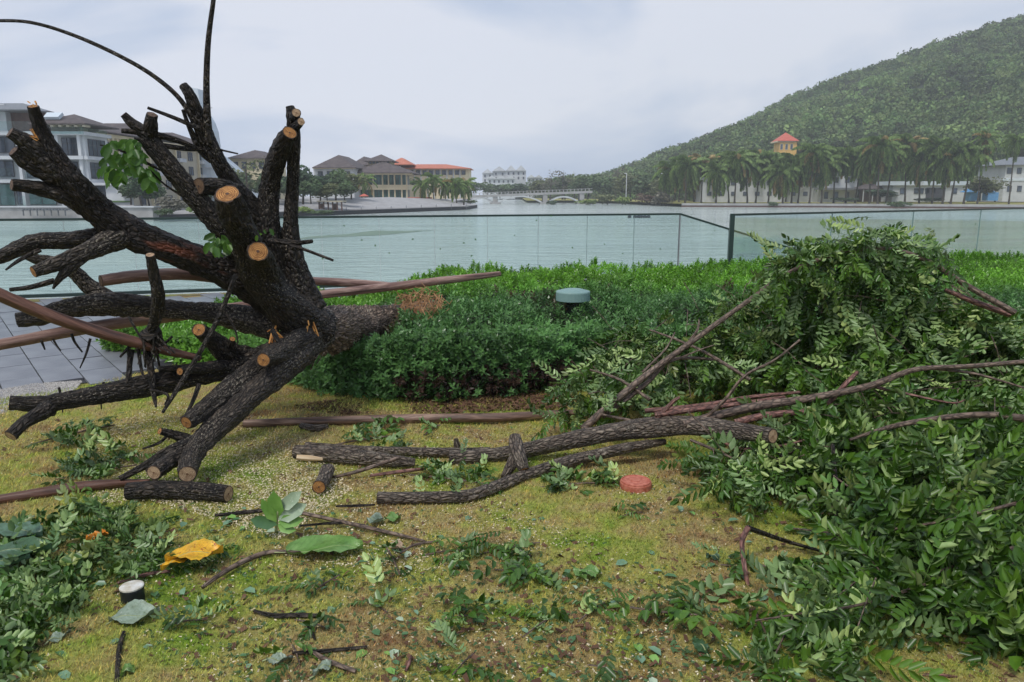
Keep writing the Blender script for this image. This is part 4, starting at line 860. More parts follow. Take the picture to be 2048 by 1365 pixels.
up_ = tilt/np.linalg.norm(tilt, axis=1)[:, None]; rr = rng.normal(size=(n, 3)); Xa = np.cross(up_, rr); Xa /= np.linalg.norm(Xa, axis=1)[:, None]; Ya = np.cross(up_, Xa); MxH = np.stack([Xa, Ya, up_], -1)
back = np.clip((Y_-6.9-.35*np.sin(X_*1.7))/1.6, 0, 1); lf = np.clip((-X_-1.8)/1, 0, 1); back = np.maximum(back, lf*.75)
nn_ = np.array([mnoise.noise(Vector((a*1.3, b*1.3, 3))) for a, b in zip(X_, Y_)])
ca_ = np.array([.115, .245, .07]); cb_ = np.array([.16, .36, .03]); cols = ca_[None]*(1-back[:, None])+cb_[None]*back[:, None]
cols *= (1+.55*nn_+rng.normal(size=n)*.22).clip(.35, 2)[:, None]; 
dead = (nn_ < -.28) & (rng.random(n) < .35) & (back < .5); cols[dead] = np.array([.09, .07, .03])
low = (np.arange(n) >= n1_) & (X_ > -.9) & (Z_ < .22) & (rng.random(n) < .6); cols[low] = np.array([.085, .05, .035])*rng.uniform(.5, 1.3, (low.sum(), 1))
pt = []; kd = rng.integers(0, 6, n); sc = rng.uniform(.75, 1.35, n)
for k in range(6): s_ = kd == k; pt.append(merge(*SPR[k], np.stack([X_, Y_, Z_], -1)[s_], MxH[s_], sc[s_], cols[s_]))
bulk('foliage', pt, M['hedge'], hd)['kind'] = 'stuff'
# taller shoots poking out along the back edge
pt = []; m = 260; sx = rng.uniform(-3, 9, m); sy = yback(sx)-rng.random(m)*.8; 
for k in range(5):
    pos = np.stack([sx, sy, hz(sx, sy)-.02+k*.016], -1); s_ = sx*0+rng.uniform(.8, 1.2, m); az = rng.uniform(0, 6.28, m); pt.append(merge(*SPR[k], pos, frames(np.stack([np.cos(az), np.sin(az), 0*az], -1), np.tile([0, 0, 1.], (m, 1))), s_, np.tile(cb_*1.0, (m, 1))*rng.uniform(.7, 1.3, (m, 1))))
bulk('shoot', pt, M['hedge'], hd)['kind'] = 'stuff'
# ================================================================ GRASS
NG = 330000; dy = 2.0*np.exp(rng.random(NG)*math.log(9.2/2.0)); gx = (rng.random(NG)*2-1)*dy*.74
k_ = (dy < lawn_edge(gx)) & (dy < yfront(gx)+.2); gx, gy = gx[k_], dy[k_]; n = len(gx)
az = rng.uniform(0, 6.28, n); ln_ = rng.uniform(.010, .028, n)*np.interp(gy, [2, 5, 8], [.9, 1.3, 1.8]); w = rng.uniform(.0009, .0022, n)*np.interp(gy, [2, 5, 8], [1, 1.8, 2.6]); le = rng.uniform(.2, 1.1, n)*ln_
b = np.stack([gx, gy, .010+gz(gx, gy)], -1); s_ = np.stack([np.cos(az)*w, np.sin(az)*w, 0*w], -1); tp = b+np.stack([np.cos(az*1.7)*le, np.sin(az*1.7)*le, ln_*.8], -1)
V = np.stack([b-s_, b+s_, tp], 1).reshape(-1, 3); F = np.arange(3*n).reshape(-1, 3); br = rng.uniform(.5, 2.0, n); dry = rng.random(n) < .3
cc = np.stack([br*np.where(dry, 1.35, .95), br*np.where(dry, 1.1, 1.05), br*np.where(dry, .95, .9)], -1)
tag(obj_np('grass', V, F, M['grass'], colors=np.repeat(cc, 3, axis=0)), 'short mown grass, patchy green and straw brown, over the whole lawn', 'grass', kind='stuff')
# sawdust and flecks
def flecks(name, label, cat, polys, col, size, z=.02):
    Ps = np.concatenate([inpoly(p, n) for p, n in polys]); n = len(Ps); pos = np.array([G(a, b_, z) for a, b_ in Ps])
    az = rng.uniform(0, 6.28, n); Mx = frames(np.stack([np.cos(az), np.sin(az), rng.normal(size=n)*.3], -1), np.stack([rng.normal(size=n)*.4, rng.normal(size=n)*.4, np.ones(n)], -1))
    tv = np.array([(-.5, -1, 0), (.5, -.8, .1), (.45, 1, 0), (-.4, .9, .15)])*size; c_ = rng.uniform(.6, 1.15, n); vv = merge(tv, np.array([(0, 1, 2, 3)]), pos, Mx, rng.uniform(.4, 1.4, n), c_[:, None]*np.array(col)[None])
    return tag(obj_np(name, vv[0], vv[1], M['attr'], colors=vv[2]), label, cat, kind='stuff')
full = [(0, 1365), (0, 830), (500, 820), (1500, 810), (2048, 1365)]
flecks('sawdust', 'pale sawdust and wood chips sprinkled over the lawn below the sawn limbs', 'sawdust', [([(150, 1010), (200, 860), (330, 800), (620, 850), (700, 980), (560, 1080), (300, 1000)], 16000), ([(560, 1120), (520, 960), (900, 860), (1400, 930), (1300, 1060), (800, 1150)], 5000), (full, 5500)], (.72, .62, .42), .0044)
flecks('leaf_litter', 'brown dead leaf litter along the foot of the hedge', 'leaf litter', [([(560, 815), (700, 795), (1000, 785), (1150, 790), (1130, 815), (900, 825), (700, 830)], 3800), (full, 1800)], (.14, .075, .045), .014)
flecks('shredded_leaves', 'tiny shredded green leaf bits strewn over the lawn', 'leaf bits', [(full, 2600), ([(0, 1365), (0, 1000), (350, 1000), (900, 1080), (1500, 1200), (1500, 1365)], 1800)], (.07, .13, .05), .009)
#SECTION_TREE
# ================================================================ FALLEN TREE
T = thing('fallen_tree', 'large toppled tree with blackened sawn-off limbs fanning out to the left', 'tree', G(640, 820))
limb('trunk', [(590, 665, 5.15, 44), (650, 658, 5.4, 43), (720, 652, 5.95, 37), (800, 645, 6.6, 33), (880, 630, 7.2, 28)], 'bark_trunk', T, n=22, rough=.3, label='brown flaky trunk lying back into the hedge')
LIMBS = [ # points, material, cuts, cut material
 ([(455, 388, 4.35, 25), (468, 425, 4.45, 29), (492, 480, 4.6, 29), (522, 560, 4.8, 33), (580, 625, 5.0, 38), (640, 665, 5.2, 40)], 'bark', 's', 'cut'),
 ([(516, 503, 4.42, 21), (522, 520, 4.62, 23), (545, 570, 4.9, 28)], 'bark', 's', 'cut'),
 ([(579, 266, 4.88, 15), (560, 305, 5.0, 19), (541, 370, 5.1, 18.5), (538, 450, 5.1, 20), (560, 540, 5.15, 26), (600, 640, 5.2, 36)], 'bark', 's', 'cut'),
 ([(580, 213, 5.02, 8), (586, 240, 5.02, 12), (588, 290, 5.05, 13), (585, 360, 5.1, 12.5), (583, 430, 5.12, 14), (588, 530, 5.15, 23), (618, 620, 5.2, 34)], 'bark', '', 'cut'),
 ([(592, 226, 4.90, 9), (586, 238, 5.02, 10)], 'bark', 's', 'cut_pale'), ([(602, 244, 4.90, 8), (590, 256, 5.02, 10)], 'bark', 's', 'cut_pale'),
 ([(366, 172, 4.8, 9), (378, 188, 4.8, 11), (400, 240, 4.85, 12), (430, 310, 4.9, 16), (470, 375, 5.0, 17), (520, 440, 5.1, 22), (570, 520, 5.2, 30)], 'bark', 's', 'cut_dull'),
 ([(398, 373, 4.65, 16), (440, 374, 4.8, 17), (475, 385, 5.0, 17)], 'bark', 's', 'cut_dull'),
 ([(290, 270, 4.6, 15), (310, 295, 4.62, 17), (350, 345, 4.65, 18), (400, 405, 4.7, 20), (450, 462, 4.78, 23), (510, 540, 4.95, 30), (570, 600, 5.1, 36)], 'bark', '', 'cut'),
 ([(247, 230, 4.55, 7), (262, 245, 4.57, 10), (300, 275, 4.6, 14)], 'bark', 's', 'cut_dull'), ([(304, 230, 4.55, 10), (300, 255, 4.58, 13), (300, 278, 4.62, 14)], 'bark', 's', 'cut_dull'),
 ([(66, 214, 4.25, 10), (82, 260, 4.3, 14), (112, 320, 4.35, 22), (150, 375, 4.4, 27), (200, 425, 4.5, 28), (260, 465, 4.6, 30), (350, 502, 4.7, 28), (450, 545, 4.85, 30), (530, 590, 5.0, 34), (600, 640, 5.15, 38)], 'bark_red', 's', 'cut'),
 ([(20, 266, 4.2, 11), (50, 285, 4.25, 17), (90, 320, 4.32, 24), (130, 360, 4.38, 25)], 'bark', 's', 'cut_dull'), ([(28, 302, 4.22, 12), (60, 325, 4.28, 18), (110, 350, 4.35, 22)], 'bark', 's', 'cut_dull'),
 ([(24, 370, 4.2, 11), (80, 377, 4.3, 14), (130, 392, 4.38, 17), (170, 415, 4.5, 20)], 'bark', 's', 'cut_dull'),
 ([(-70, 535, 4.3, 12), (0, 514, 4.35, 13), (70, 485, 4.42, 16), (140, 480, 4.5, 17), (230, 470, 4.6, 24)], 'bark', '', 'cut'),
 ([(67, 544, 4.12, 12), (105, 530, 4.2, 15), (170, 505, 4.35, 18), (240, 472, 4.55, 26)], 'bark_grey', 's', 'cut'),
 ([(106, 578, 4.2, 2), (125, 550, 4.22, 8), (160, 515, 4.32, 14)], 'bark_grey', '', 'cut'),
 ([(30, 490, 4.6, 5), (62, 515, 4.6, 9), (130, 532, 4.68, 12), (180, 575, 4.75, 15), (225, 606, 4.8, 20)], 'bark_grey', '', 'cut'),
 ([(35, 640, 4.5, 14), (80, 632, 4.55, 17), (140, 615, 4.62, 20), (215, 608, 4.72, 24), (330, 618, 4.9, 18), (430, 628, 5.0, 22), (560, 650, 5.1, 34)], 'bark_grey', 's', 'cut_dull'),
 ([(398, 660, 4.45, 14), (425, 680, 4.6, 18), (470, 715, 4.75, 24), (535, 722, 4.95, 26), (600, 690, 5.3, 30)], 'bark', 's', 'cut'), ([(465, 679, 4.6, 6), (462, 695, 4.65, 9), (475, 715, 4.72, 12)], 'bark', 's', 'cut'),
 ([(527, 720, 4.42, 14), (560, 705, 4.7, 22), (610, 680, 5.0, 28), (640, 660, 5.3, 26)], 'bark_grey', 's', 'cut'),
 ([(20, 806, 3.9, 13), (90, 808, 3.98, 15), (200, 790, 4.15, 19), (320, 768, 4.35, 20), (430, 745, 4.6, 22), (530, 720, 4.9, 28), (600, 680, 5.3, 30)], 'bark', 's', 'cut_dull'),
 ([(22, 872, 3.72, 13), (50, 845, 3.8, 13), (100, 815, 3.95, 16)], 'bark', 's', 'cut_pale'),
 ([(360, 743, 4.3, 8), (385, 740, 4.4, 9), (450, 735, 4.6, 11)], 'bark', 's', 'cut'), ([(318, 738, 4.3, 6), (370, 736, 4.4, 7), (440, 730, 4.6, 9)], 'bark', '', 'cut'),
 ([(374, 948, 3.72, 18), (385, 912, 3.92, 19), (420, 868, 4.1, 22), (478, 815, 4.3, 25), (545, 755, 4.6, 28), (600, 700, 4.95, 32), (650, 650, 5.35, 34)], 'bark_grey', 's', 'cut_pale'),
 ([(373, 845, 4.02, 13), (398, 828, 4.12, 17), (448, 788, 4.32, 20), (510, 738, 4.6, 22), (570, 690, 4.95, 26), (620, 640, 5.4, 28)], 'bark_grey', 's', 'cut'),
 ([(308, 945, 3.72, 15), (348, 918, 3.92, 16), (410, 878, 4.08, 18)], 'bark_grey', 's', 'cut_pale'),
 ([(320, 863, 3.95, 7), (345, 870, 4.0, 9), (390, 885, 4.05, 12)], 'bark', 's', 'cut'),
 ([(240, 958, 3.85, 6), (290, 932, 3.9, 8), (340, 902, 3.95, 10), (395, 880, 4.05, 13)], 'bark', '', 'cut'),
 ([(300, 511, 4.1, 9), (308, 550, 4.15, 11), (317, 595, 4.2, 12), (310, 640, 4.28, 11), (300, 660, 4.3, 8)], 'bark', 's', 'cut_pale'),
 ([(300, 665, 4.3, 22), (330, 700, 4.4, 10), (400, 715, 4.6, 6)], 'bark', '', 'cut')]
for pts, mt, cuts, cm in LIMBS: limb('limb', pts, mt, T, cuts, cm, rough=.17, lump=.15)
for pts in [[(-20, 42, 4.6, 3), (60, 45, 4.62, 3.2), (150, 72, 4.66, 3.6), (250, 118, 4.7, 4), (320, 162, 4.74, 4.4), (370, 212, 4.78, 5), (408, 290, 4.85, 7)],
 [(434, -60, 4.7, 3.5), (427, 0, 4.72, 4.5), (416, 90, 4.76, 5.5), (413, 190, 4.8, 6.5), (417, 290, 4.85, 9)], [(295, 216, 4.7, 3), (345, 235, 4.75, 4), (400, 258, 4.8, 5)], [(366, 220, 4.75, 3.5), (380, 258, 4.8, 5), (402, 300, 4.86, 8), (425, 320, 4.9, 9)],
 [(243, 262, 4.55, 5), (300, 268, 4.6, 6.5), (350, 280, 4.7, 6), (392, 296, 4.8, 4)], [(268, 278, 4.55, 3), (330, 292, 4.65, 5), (370, 298, 4.75, 5), (410, 300, 4.85, 4)], [(440, 300, 4.9, 2), (476, 308, 4.9, 1.5)],
 [(540, 482, 5.0, 6), (590, 486, 4.95, 5), (624, 483, 4.9, 4)], [(560, 482, 4.98, 3), (610, 500, 4.9, 3.2), (666, 521, 4.8, 2.4)],
 [(472, 550, 4.4, 4.5), (440, 630, 4.35, 5), (400, 705, 4.25, 5), (360, 770, 4.15, 5), (325, 826, 4.05, 3)], [(20, 580, 4.2, 4), (60, 575, 4.22, 5), (108, 562, 4.25, 6)], [(12, 540, 4.2, 2), (40, 520, 4.3, 4), (80, 500, 4.4, 5)],
 [(262, 700, 4.3, 7), (258, 740, 4.25, 5), (252, 775, 4.2, 3)], [(290, 690, 4.35, 8), (300, 730, 4.3, 7), (306, 780, 4.25, 6), (312, 815, 4.2, 2)], [(275, 690, 4.3, 4), (283, 740, 4.25, 3), (290, 760, 4.2, 1.5)], [(398, 770, 4.3, 5), (385, 805, 4.2, 4), (372, 830, 4.1, 3)],
 [(345, 860, 4.0, 3), (320, 885, 3.95, 3), (285, 898, 3.92, 2)], [(330, 810, 4.1, 2), (335, 790, 4.1, 3), (300, 780, 4.15, 2)], [(240, 715, 4.25, 2), (262, 690, 4.3, 4)], [(165, 705, 4.2, 1.5), (150, 685, 4.2, 2.5), (143, 668, 4.2, 3)], [(90, 700, 4.2, 1.5), (82, 680, 4.2, 3)],
 [(310, 335, 4.68, 2), (370, 365, 4.72, 3), (388, 375, 4.75, 3)], [(300, 340, 4.6, 1.5), (330, 370, 4.65, 2), (385, 405, 4.7, 3)], [(200, 290, 4.5, 1.5), (250, 305, 4.55, 2.4), (310, 335, 4.62, 3)], [(545, 660, 4.75, 5), (555, 680, 4.7, 5), (563, 690, 4.7, 3)], [(600, 690, 4.85, 2), (580, 680, 4.8, 3), (555, 684, 4.8, 3)]]:
    limb('twig', pts, 'bark', T, n=6, lump=.06)
for i in range(9):
    x0 = random.uniform(90, 470); y0 = np.interp(x0, [90, 470], [690, 640])+random.uniform(-40, 90); D0 = 4.25+random.uniform(0, .4); a = random.uniform(.9, 2.4); l = random.uniform(30, 75)
    limb('twig', [(x0, y0, D0, 2.6), (x0+math.cos(a)*l*.5+random.uniform(-8, 8), y0+math.sin(a)*l*.5, D0-.03, 2.2), (x0+math.cos(a)*l, y0+math.sin(a)*l, D0-.05, 1.2)], 'bark', T, n=4, lump=.06)
def splinters(parent, c, n, L, spread, dirv, mat='splint', name='splinter'):
    mb = MB()
    for i in range(n):
        a = c+Vector([random.uniform(-1, 1)*spread for _ in range(3)]); d = Vector(dirv)+Vector([random.uniform(-.6, .6) for _ in range(3)]); d.normalize(); l = L*random.uniform(.4, 1); mb.beam(a, a+d*l, random.uniform(.004, .012), random.uniform(.003, .007))
    return mb.build(name, M[mat], parent)
splinters(T, P(72, 282, 4.28), 22, .06, .028, (-.5, -.2, .8)); splinters(T, P(548, 668, 4.85), 14, .12, .03, (.2, -.4, -.5)); splinters(T, P(560, 748, 4.62), 9, .14, .02, (-.5, 0, -.7), 'splint'); splinters(T, P(620, 640, 5.0), 12, .14, .03, (.1, -.1, -.8), 'splint')
splinters(T, P(68, 213, 4.25), 7, .022, .02, (-.1, 0, 1)); splinters(T, P(640, 700, 5.0), 10, .14, .05, (-.4, -.3, -.6), 'bark_trunk'); splinters(T, P(305, 680, 4.3), 22, .16, .05, (.2, -.1, -1), 'bark', 'shredded_bark')
M['fibre'] = surf('torn_root_fibre', (.30, .14, .06), (.55, .32, .16), 30, .8)
mb = MB()
for i in range(150):
    c = P(random.uniform(805, 885), random.uniform(585, 622), 6.35+random.uniform(-.15, .25)); d = Vector((random.uniform(-1, .6), random.uniform(-.5, .3), random.uniform(-1, .8))).normalized(); l = random.uniform(.04, .14); m_ = c+d*l+Vector((0, 0, -.02)); mb.beam(c, m_, .007, .004); mb.beam(m_, m_+d.cross(Vector((0, 1, 0)))*l*.5, .005, .004)
mb.build('torn_root', M['fibre'], T)
# leaves still on the tree
def sprays(parent, polyg, cnt, D, size=(.03, .055), col='leaf', thick=.2, name='leaf'):
    q = inpoly(polyg, cnt)
    for px, py in q:
        V = []; F = []; L_ = random.uniform(*size); d = np.array([random.uniform(-.8, .8), random.uniform(-.4, .2), -random.uniform(.2, 1)]); leaflet(V, F, np.zeros(3), d, np.array([random.uniform(-1, 1), -1, random.uniform(0, .8)]), L_, L_*.5)
        link(name, mesh_np(name, np.array(V), np.array(F), M[col]), parent, at=P(px, py, D+random.uniform(-thick, thick)))
M['leaf_bright'] = leafmat('bright_leaf_green', (.08, .19, .03), (.15, .28, .06), trans=.45)  # brighter top and more translucent than the pinnate leaf material
sprays(T, [(205, 285), (270, 275), (300, 320), (320, 345), (300, 365), (265, 335), (235, 360), (200, 350), (215, 320)], 75, 4.55, (.05, .10), 'leaf_bright'); sprays(T, [(245, 265), (275, 265), (285, 330), (255, 325)], 26, 4.55, (.04, .08), 'leaf_bright'); sprays(T, [(412, 465), (450, 460), (462, 500), (450, 520), (420, 500)], 32, 4.5, (.04, .08), 'leaf_bright'); sprays(T, [(505, 450), (545, 452), (540, 475), (510, 470)], 8, 4.6, (.03, .06), 'leaf_bright')
# ================================================================ POLES AND LOGS
def lone(name, label, cat, pts, mat, cuts='', cm='cut_pale', group=None, **k):
    ws = [PR(*q) for q in pts]; lo = min(ws, key=lambda w: w[0].z); T_ = thing(name, label, cat, (lo[0].x, lo[0].y, 0), group); limb(k.pop('part', 'shaft'), pts, mat, T_, cuts, cm, **k); return T_
lone('wooden_pole', 'long smooth brace pole crossing behind the limbs and resting on the hedge', 'pole', [(-60, 703, 4.2, 10), (0, 690, 4.3, 11), (200, 652, 4.75, 12), (350, 632, 5.1, 11.5), (460, 618, 5.4, 11), (625, 592, 5.85, 8.5), (780, 574, 6.3, 8.5), (900, 560, 6.6, 7.5), (1000, 548, 6.9, 5)], 'pole', lump=.04)
lone('wooden_pole', 'pinkish stripped pole with a sawn left end passing behind the big stump', 'pole', [(202, 562, 4.55, 11), (270, 553, 4.7, 12), (370, 549, 4.95, 12), (460, 556, 5.2, 12), (618, 562, 5.9, 8), (700, 566, 6.2, 8), (810, 574, 6.5, 6)], 'pole', 's', 'cut_dull', lump=.04)
lone('wooden_pole', 'reddish brown pole slanting down to the right in front of the limbs', 'pole', [(-60, 560, 3.95, 12), (0, 590, 4.0, 13), (100, 632, 4.1, 13), (200, 665, 4.2, 12), (290, 690, 4.3, 11), (400, 718, 4.5, 6)], 'pole_dark', lump=.04)
lone('wooden_pole', 'long brown pole lying flat on the lawn in front of the hedge', 'pole', [(488, 848, None, 8), (650, 842, None, 8.5), (850, 837, None, 9.5), (1000, 835, None, 9), (1095, 829, None, 8), (1150, 826, None, 6)], 'pole_ground', 's', 'cut_dull', lump=.05)
lone('cut_branch', 'short curved offcut beside the long pole on the lawn', 'branch', [(603, 852, None, 6), (630, 857, None, 7), (655, 853, None, 5)], 'bark_log', 's')
lone('cut_log', 'short dark log lying crosswise below the sawn stump ends', 'log', [(255, 984, None, 17), (320, 980, None, 18), (400, 982, None, 18), (456, 988, None, 17)], 'bark', 'se', 'cut_pale', rough=.09)
lone('cut_log', 'small log pointing at the camera with a round orange end', 'log', [(655, 940, None, 14), (648, 958, None, 14), (638, 974, None, 14)], 'bark_log', 'e', 'cut')
lone('cut_log', 'thick grey log with a split pale end left of the leafy tangle', 'log', [(592, 905, None, 14), (640, 908, None, 16), (710, 914, None, 16), (790, 922, None, 12), (830, 925, None, 8)], 'bark_log', 's', 'cut_pale', rough=.1)
limb('split_wood', [(593, 915, 4.10, 5), (618, 917, 4.12, 5.5), (645, 919, 4.15, 3)], 'pole_pale', bpy.data.objects['cut_log.002'], lump=.15)
lone('cut_branch', 'thin dark branch behind the split grey log with knobbly stubs', 'branch', [(612, 892, None, 8), (700, 898, None, 8), (800, 903, None, 9), (900, 905, None, 9), (980, 902, None, 8)], 'bark_log', rough=.1)
lone('cut_branch', 'small knobbly stub standing on the thin dark branch', 'branch', [(916, 905, 4.5, 7), (914, 892, 4.5, 7), (912, 878, 4.5, 4)], 'bark_log')
L1 = lone('cut_log', 'longest log with a pale sawn right end lying under the arching branch', 'log', [(900, 916, 4.25, 15), (960, 914, 4.25, 15), (1040, 903, 4.28, 15), (1120, 885, 4.3, 17), (1210, 868, 4.32, 18), (1300, 856, 4.3, 20), (1360, 852, 4.26, 19), (1440, 858, 4.08, 18), (1545, 873, 3.78, 15)], 'bark_log', 'se', 'cut_pale', rough=.07)
lone('cut_branch', 'crooked branch curving along the grass with a sawn left end', 'branch', [(756, 996, None, 12), (830, 996, None, 12), (930, 992, None, 12), (990, 975, None, 12), (1060, 948, None, 12), (1150, 920, 4.15, 12), (1250, 897, 4.2, 11), (1330, 884, 4.3, 6)], 'bark_log', 's', 'cut_dull', rough=.06)
L2 = lone('cut_log', 'stubby forked log leaning over the longest log with orange cut', 'log', [(1030, 872, 4.15, 11), (1032, 892, 4.1, 15), (1040, 918, 4.0, 14), (1048, 940, 3.95, 10)], 'bark_log', 'e', 'cut'); limb('fork', [(1035, 905, 4.05, 12), (1020, 935, 4.0, 11), (1006, 955, 3.95, 6)], 'bark_log', L2)
lone('bark_strip', 'dark flattened pole strip lying at the left edge of the lawn', 'branch', [(-30, 1003, None, 8), (60, 990, None, 11), (160, 975, None, 11), (230, 968, None, 9), (300, 962, None, 4)], 'pole_dark', lump=.1)
TWIGS = [('thin dark twig running under the big upright leaf', [(430, 1031, None, 3), (500, 1024, None, 4), (560, 1018, None, 3)], 'bark'), ('long thin twig right of the upright leaf spray', [(560, 1019, None, 3), (620, 1030, None, 4), (700, 1048, None, 4), (780, 1066, None, 4), (850, 1083, None, 2)], 'bark_twig'),
 ('forked twig above the large torn leaf', [(600, 1052, None, 2), (680, 1046, None, 3), (730, 1052, None, 3)], 'bark'), ('bent grey-brown stick leading to the large torn green leaf', [(405, 1175, None, 4), (440, 1150, None, 5), (490, 1122, None, 5.5), (540, 1105, None, 5), (600, 1105, None, 3)], 'bark_twig'),
 ('reddish twig under the yellow leaf', [(235, 1167, None, 3), (290, 1150, None, 4), (340, 1143, None, 3)], 'bark_pink'), ('pale stick in the left leaf heap', [(60, 1228, None, 4.5), (95, 1200, None, 5), (140, 1163, None, 3)], 'bark_twig'),
 ('short dark twig lying right of the grey leaf', [(508, 1222, None, 3), (550, 1232, None, 5), (600, 1231, None, 5), (655, 1233, None, 3)], 'bark'), ('tiny twig pointing down below the short dark twig', [(614, 1248, None, 3), (622, 1262, None, 3.5), (630, 1280, None, 2)], 'bark'),
 ('dark twig at the bottom left of centre with a leaf at its end', [(585, 1306, None, 3), (640, 1303, None, 4.5), (735, 1294, None, 3)], 'bark'), ('thicker broken twig crossing below the dark twig', [(620, 1300, None, 3), (655, 1322, None, 5.5), (712, 1343, None, 4)], 'bark_twig'),
 ('dark upright twig at the bottom left edge', [(248, 1265, None, 4), (238, 1300, None, 5), (234, 1365, None, 5)], 'bark'), ('short reddish twig at bottom centre', [(822, 1312, None, 2.5), (818, 1326, None, 4), (812, 1342, None, 3)], 'bark_pink'),
 ('faint twig at the foot of the sawn branch', [(672, 1013, None, 2), (710, 1012, None, 3), (750, 1010, None, 2)], 'bark'), ('short brown stick at the bottom right corner of the lawn', [(1845, 1350, None, 2.5), (1880, 1352, None, 4), (1915, 1354, None, 2)], 'bark_pink'),
 ('dark twig between the leaf sprays left of centre', [(800, 1107, None, 2), (830, 1090, None, 3), (880, 1082, None, 2)], 'bark_twig'), ('thin twig lying in the leaves left of the yellow leaf', [(70, 1050, None, 2), (120, 1040, None, 3), (190, 1042, None, 2)], 'bark'),
 ('greenish stick across the split log and the small log', [(665, 955, 4.0, 3), (720, 942, 4.0, 4), (800, 915, 4.1, 4)], 'bark_twig'), ('reddish stick behind the crooked branch', [(740, 952, None, 3), (800, 944, None, 4), (850, 938, None, 3)], 'bark_pink')]
for lab, pts, mt in TWIGS: lone('twig', lab, 'twig', pts, mt, group=None, lump=.08, n=5)
q = lone('twig', 'bent reddish twig with a sharp elbow standing on the lawn at right', 'twig', [(1515, 1240, None, 5), (1500, 1190, 2.78, 5), (1490, 1140, 2.85, 5), (1484, 1085, 2.95, 5), (1496, 1056, 3.0, 6)], 'bark_pink', lump=.08)
limb('side_shoot', [(1496, 1056, 3.0, 6), (1530, 1068, 3.1, 5), (1580, 1085, 3.15, 4), (1640, 1102, None, 3)], 'bark', q)
#SECTION_PILE
# ================================================================ LEAFY BRANCHES ON THE RIGHT
def dpile(px, py): return float(np.interp(py, [450, 640, 720, 800, 900, 1000, 1100, 1250, 1365], [5.0, 5.0, 4.7, 4.35, 3.85, 3.3, 2.95, 2.5, 2.25]))
def lbranch(label, base, specs):
    T_ = thing('leafy_branch', label, 'branch', base, 'torn leafy branches heaped on the right')
    for i, (pts, mt) in enumerate(specs): limb('stem' if i == 0 else 'side_shoot', pts, mt, T_, n=8, lump=.07)
    return T_
b1 = lbranch('long branch arching high over the heap, bare at its left foot', G(1165, 870), [
 ([(1165, 860, 4.55, 8), (1215, 815, 4.6, 7.5), (1300, 745, 4.7, 6.5), (1400, 672, 4.8, 5.5), (1500, 600, 4.85, 4.8), (1580, 545, 4.88, 4.4), (1680, 506, 4.86, 4), (1770, 498, 4.84, 4), (1850, 520, 4.8, 4.5), (1940, 575, 4.72, 5.5), (2030, 626, 4.62, 6)], 'bark_twig'),
 ([(1205, 835, 4.6, 5), (1290, 770, 4.7, 5), (1345, 720, 4.8, 4), (1440, 720, 4.9, 2.5)], 'bark_twig'), ([(1375, 688, 4.8, 3), (1395, 660, 4.8, 2.5), (1398, 640, 4.85, 1.5)], 'bark_twig'), ([(1285, 745, 4.75, 2.5), (1330, 700, 4.8, 2), (1350, 665, 4.85, 1.5)], 'bark_twig'), ([(1340, 725, 4.75, 2), (1400, 700, 4.8, 1.6), (1430, 690, 4.85, 1)], 'bark_twig'),
 ([(1890, 580, 4.8, 4), (1950, 605, 4.75, 6), (2020, 630, 4.7, 6)], 'bark_pink')])
leaves_on(b1, [(1535, 560), (1560, 495), (1640, 470), (1720, 462), (1800, 455), (1880, 480), (1905, 530), (1840, 520), (1740, 540), (1640, 560), (1570, 620)], 280, lambda x, y: 4.86, .35, 150, droop=(-.1, .8), scale=(.55, .85))
leaves_on(b1, [(1560, 560), (1640, 500), (1840, 500), (1870, 560), (1800, 640), (1720, 660), (1600, 660)], 190, lambda x, y: 4.93, .35, 100, droop=(.7, 1.6), scale=(.7, 1.0))
leaves_on(b1, [(1860, 560), (1960, 590), (2080, 640), (2080, 720), (1850, 700), (1800, 640)], 260, lambda x, y: 4.9, .4, 50, droop=(.5, 1.6), scale=(.7, 1.0))
b2 = lbranch('long grey-brown branch sweeping right through the middle of the heap', G(1400, 860), [
 ([(1368, 850, 4.2, 8), (1430, 832, 4.2, 9), (1520, 812, 4.2, 9), (1620, 797, 4.2, 7.5), (1740, 772, 4.12, 6.5), (1830, 740, 4.05, 5), (1940, 733, 4.05, 5), (2070, 722, 4.0, 4)], 'bark_twig'),
 ([(1740, 772, 4.15, 3.5), (1800, 785, 4.1, 3), (1900, 806, 4.0, 2), (1930, 800, 4.0, 1.5)], 'bark_pink'), ([(1860, 737, 4.1, 3), (1950, 748, 4.05, 3), (2060, 780, 4.0, 2)], 'bark_twig'),
 ([(1290, 822, 4.4, 5), (1400, 812, 4.4, 5), (1500, 795, 4.4, 4.5), (1600, 785, 4.4, 3)], 'bark_pink'), ([(1310, 830, 4.3, 6), (1370, 822, 4.3, 6), (1480, 808, 4.3, 5), (1570, 795, 4.3, 4)], 'bark_pink'),
 ([(1470, 846, 4.12, 7), (1530, 832, 4.12, 7), (1610, 824, 4.12, 6)], 'bark_pink'), ([(1405, 842, 4.2, 4), (1450, 800, 4.15, 3.5), (1490, 752, 4.12, 3), (1550, 720, 4.1, 2.5), (1600, 680, 4.1, 2)], 'bark_twig'),
 ([(1310, 842, 4.3, 6), (1345, 805, 4.3, 4), (1360, 795, 4.3, 3)], 'bark_pink'), ([(1655, 810, 4.2, 5), (1690, 770, 4.2, 5), (1715, 745, 4.25, 4)], 'bark_pink'), ([(1205, 830, 4.5, 3), (1280, 845, 4.4, 3)], 'bark_twig')])
leaves_on(b2, [(1500, 680), (1600, 630), (1750, 620), (1900, 620), (2080, 640), (2080, 800), (1900, 790), (1750, 760), (1600, 790), (1480, 760)], 620, dpile, .6, 280, droop=(.0, .9), scale=(.7, 1.0))
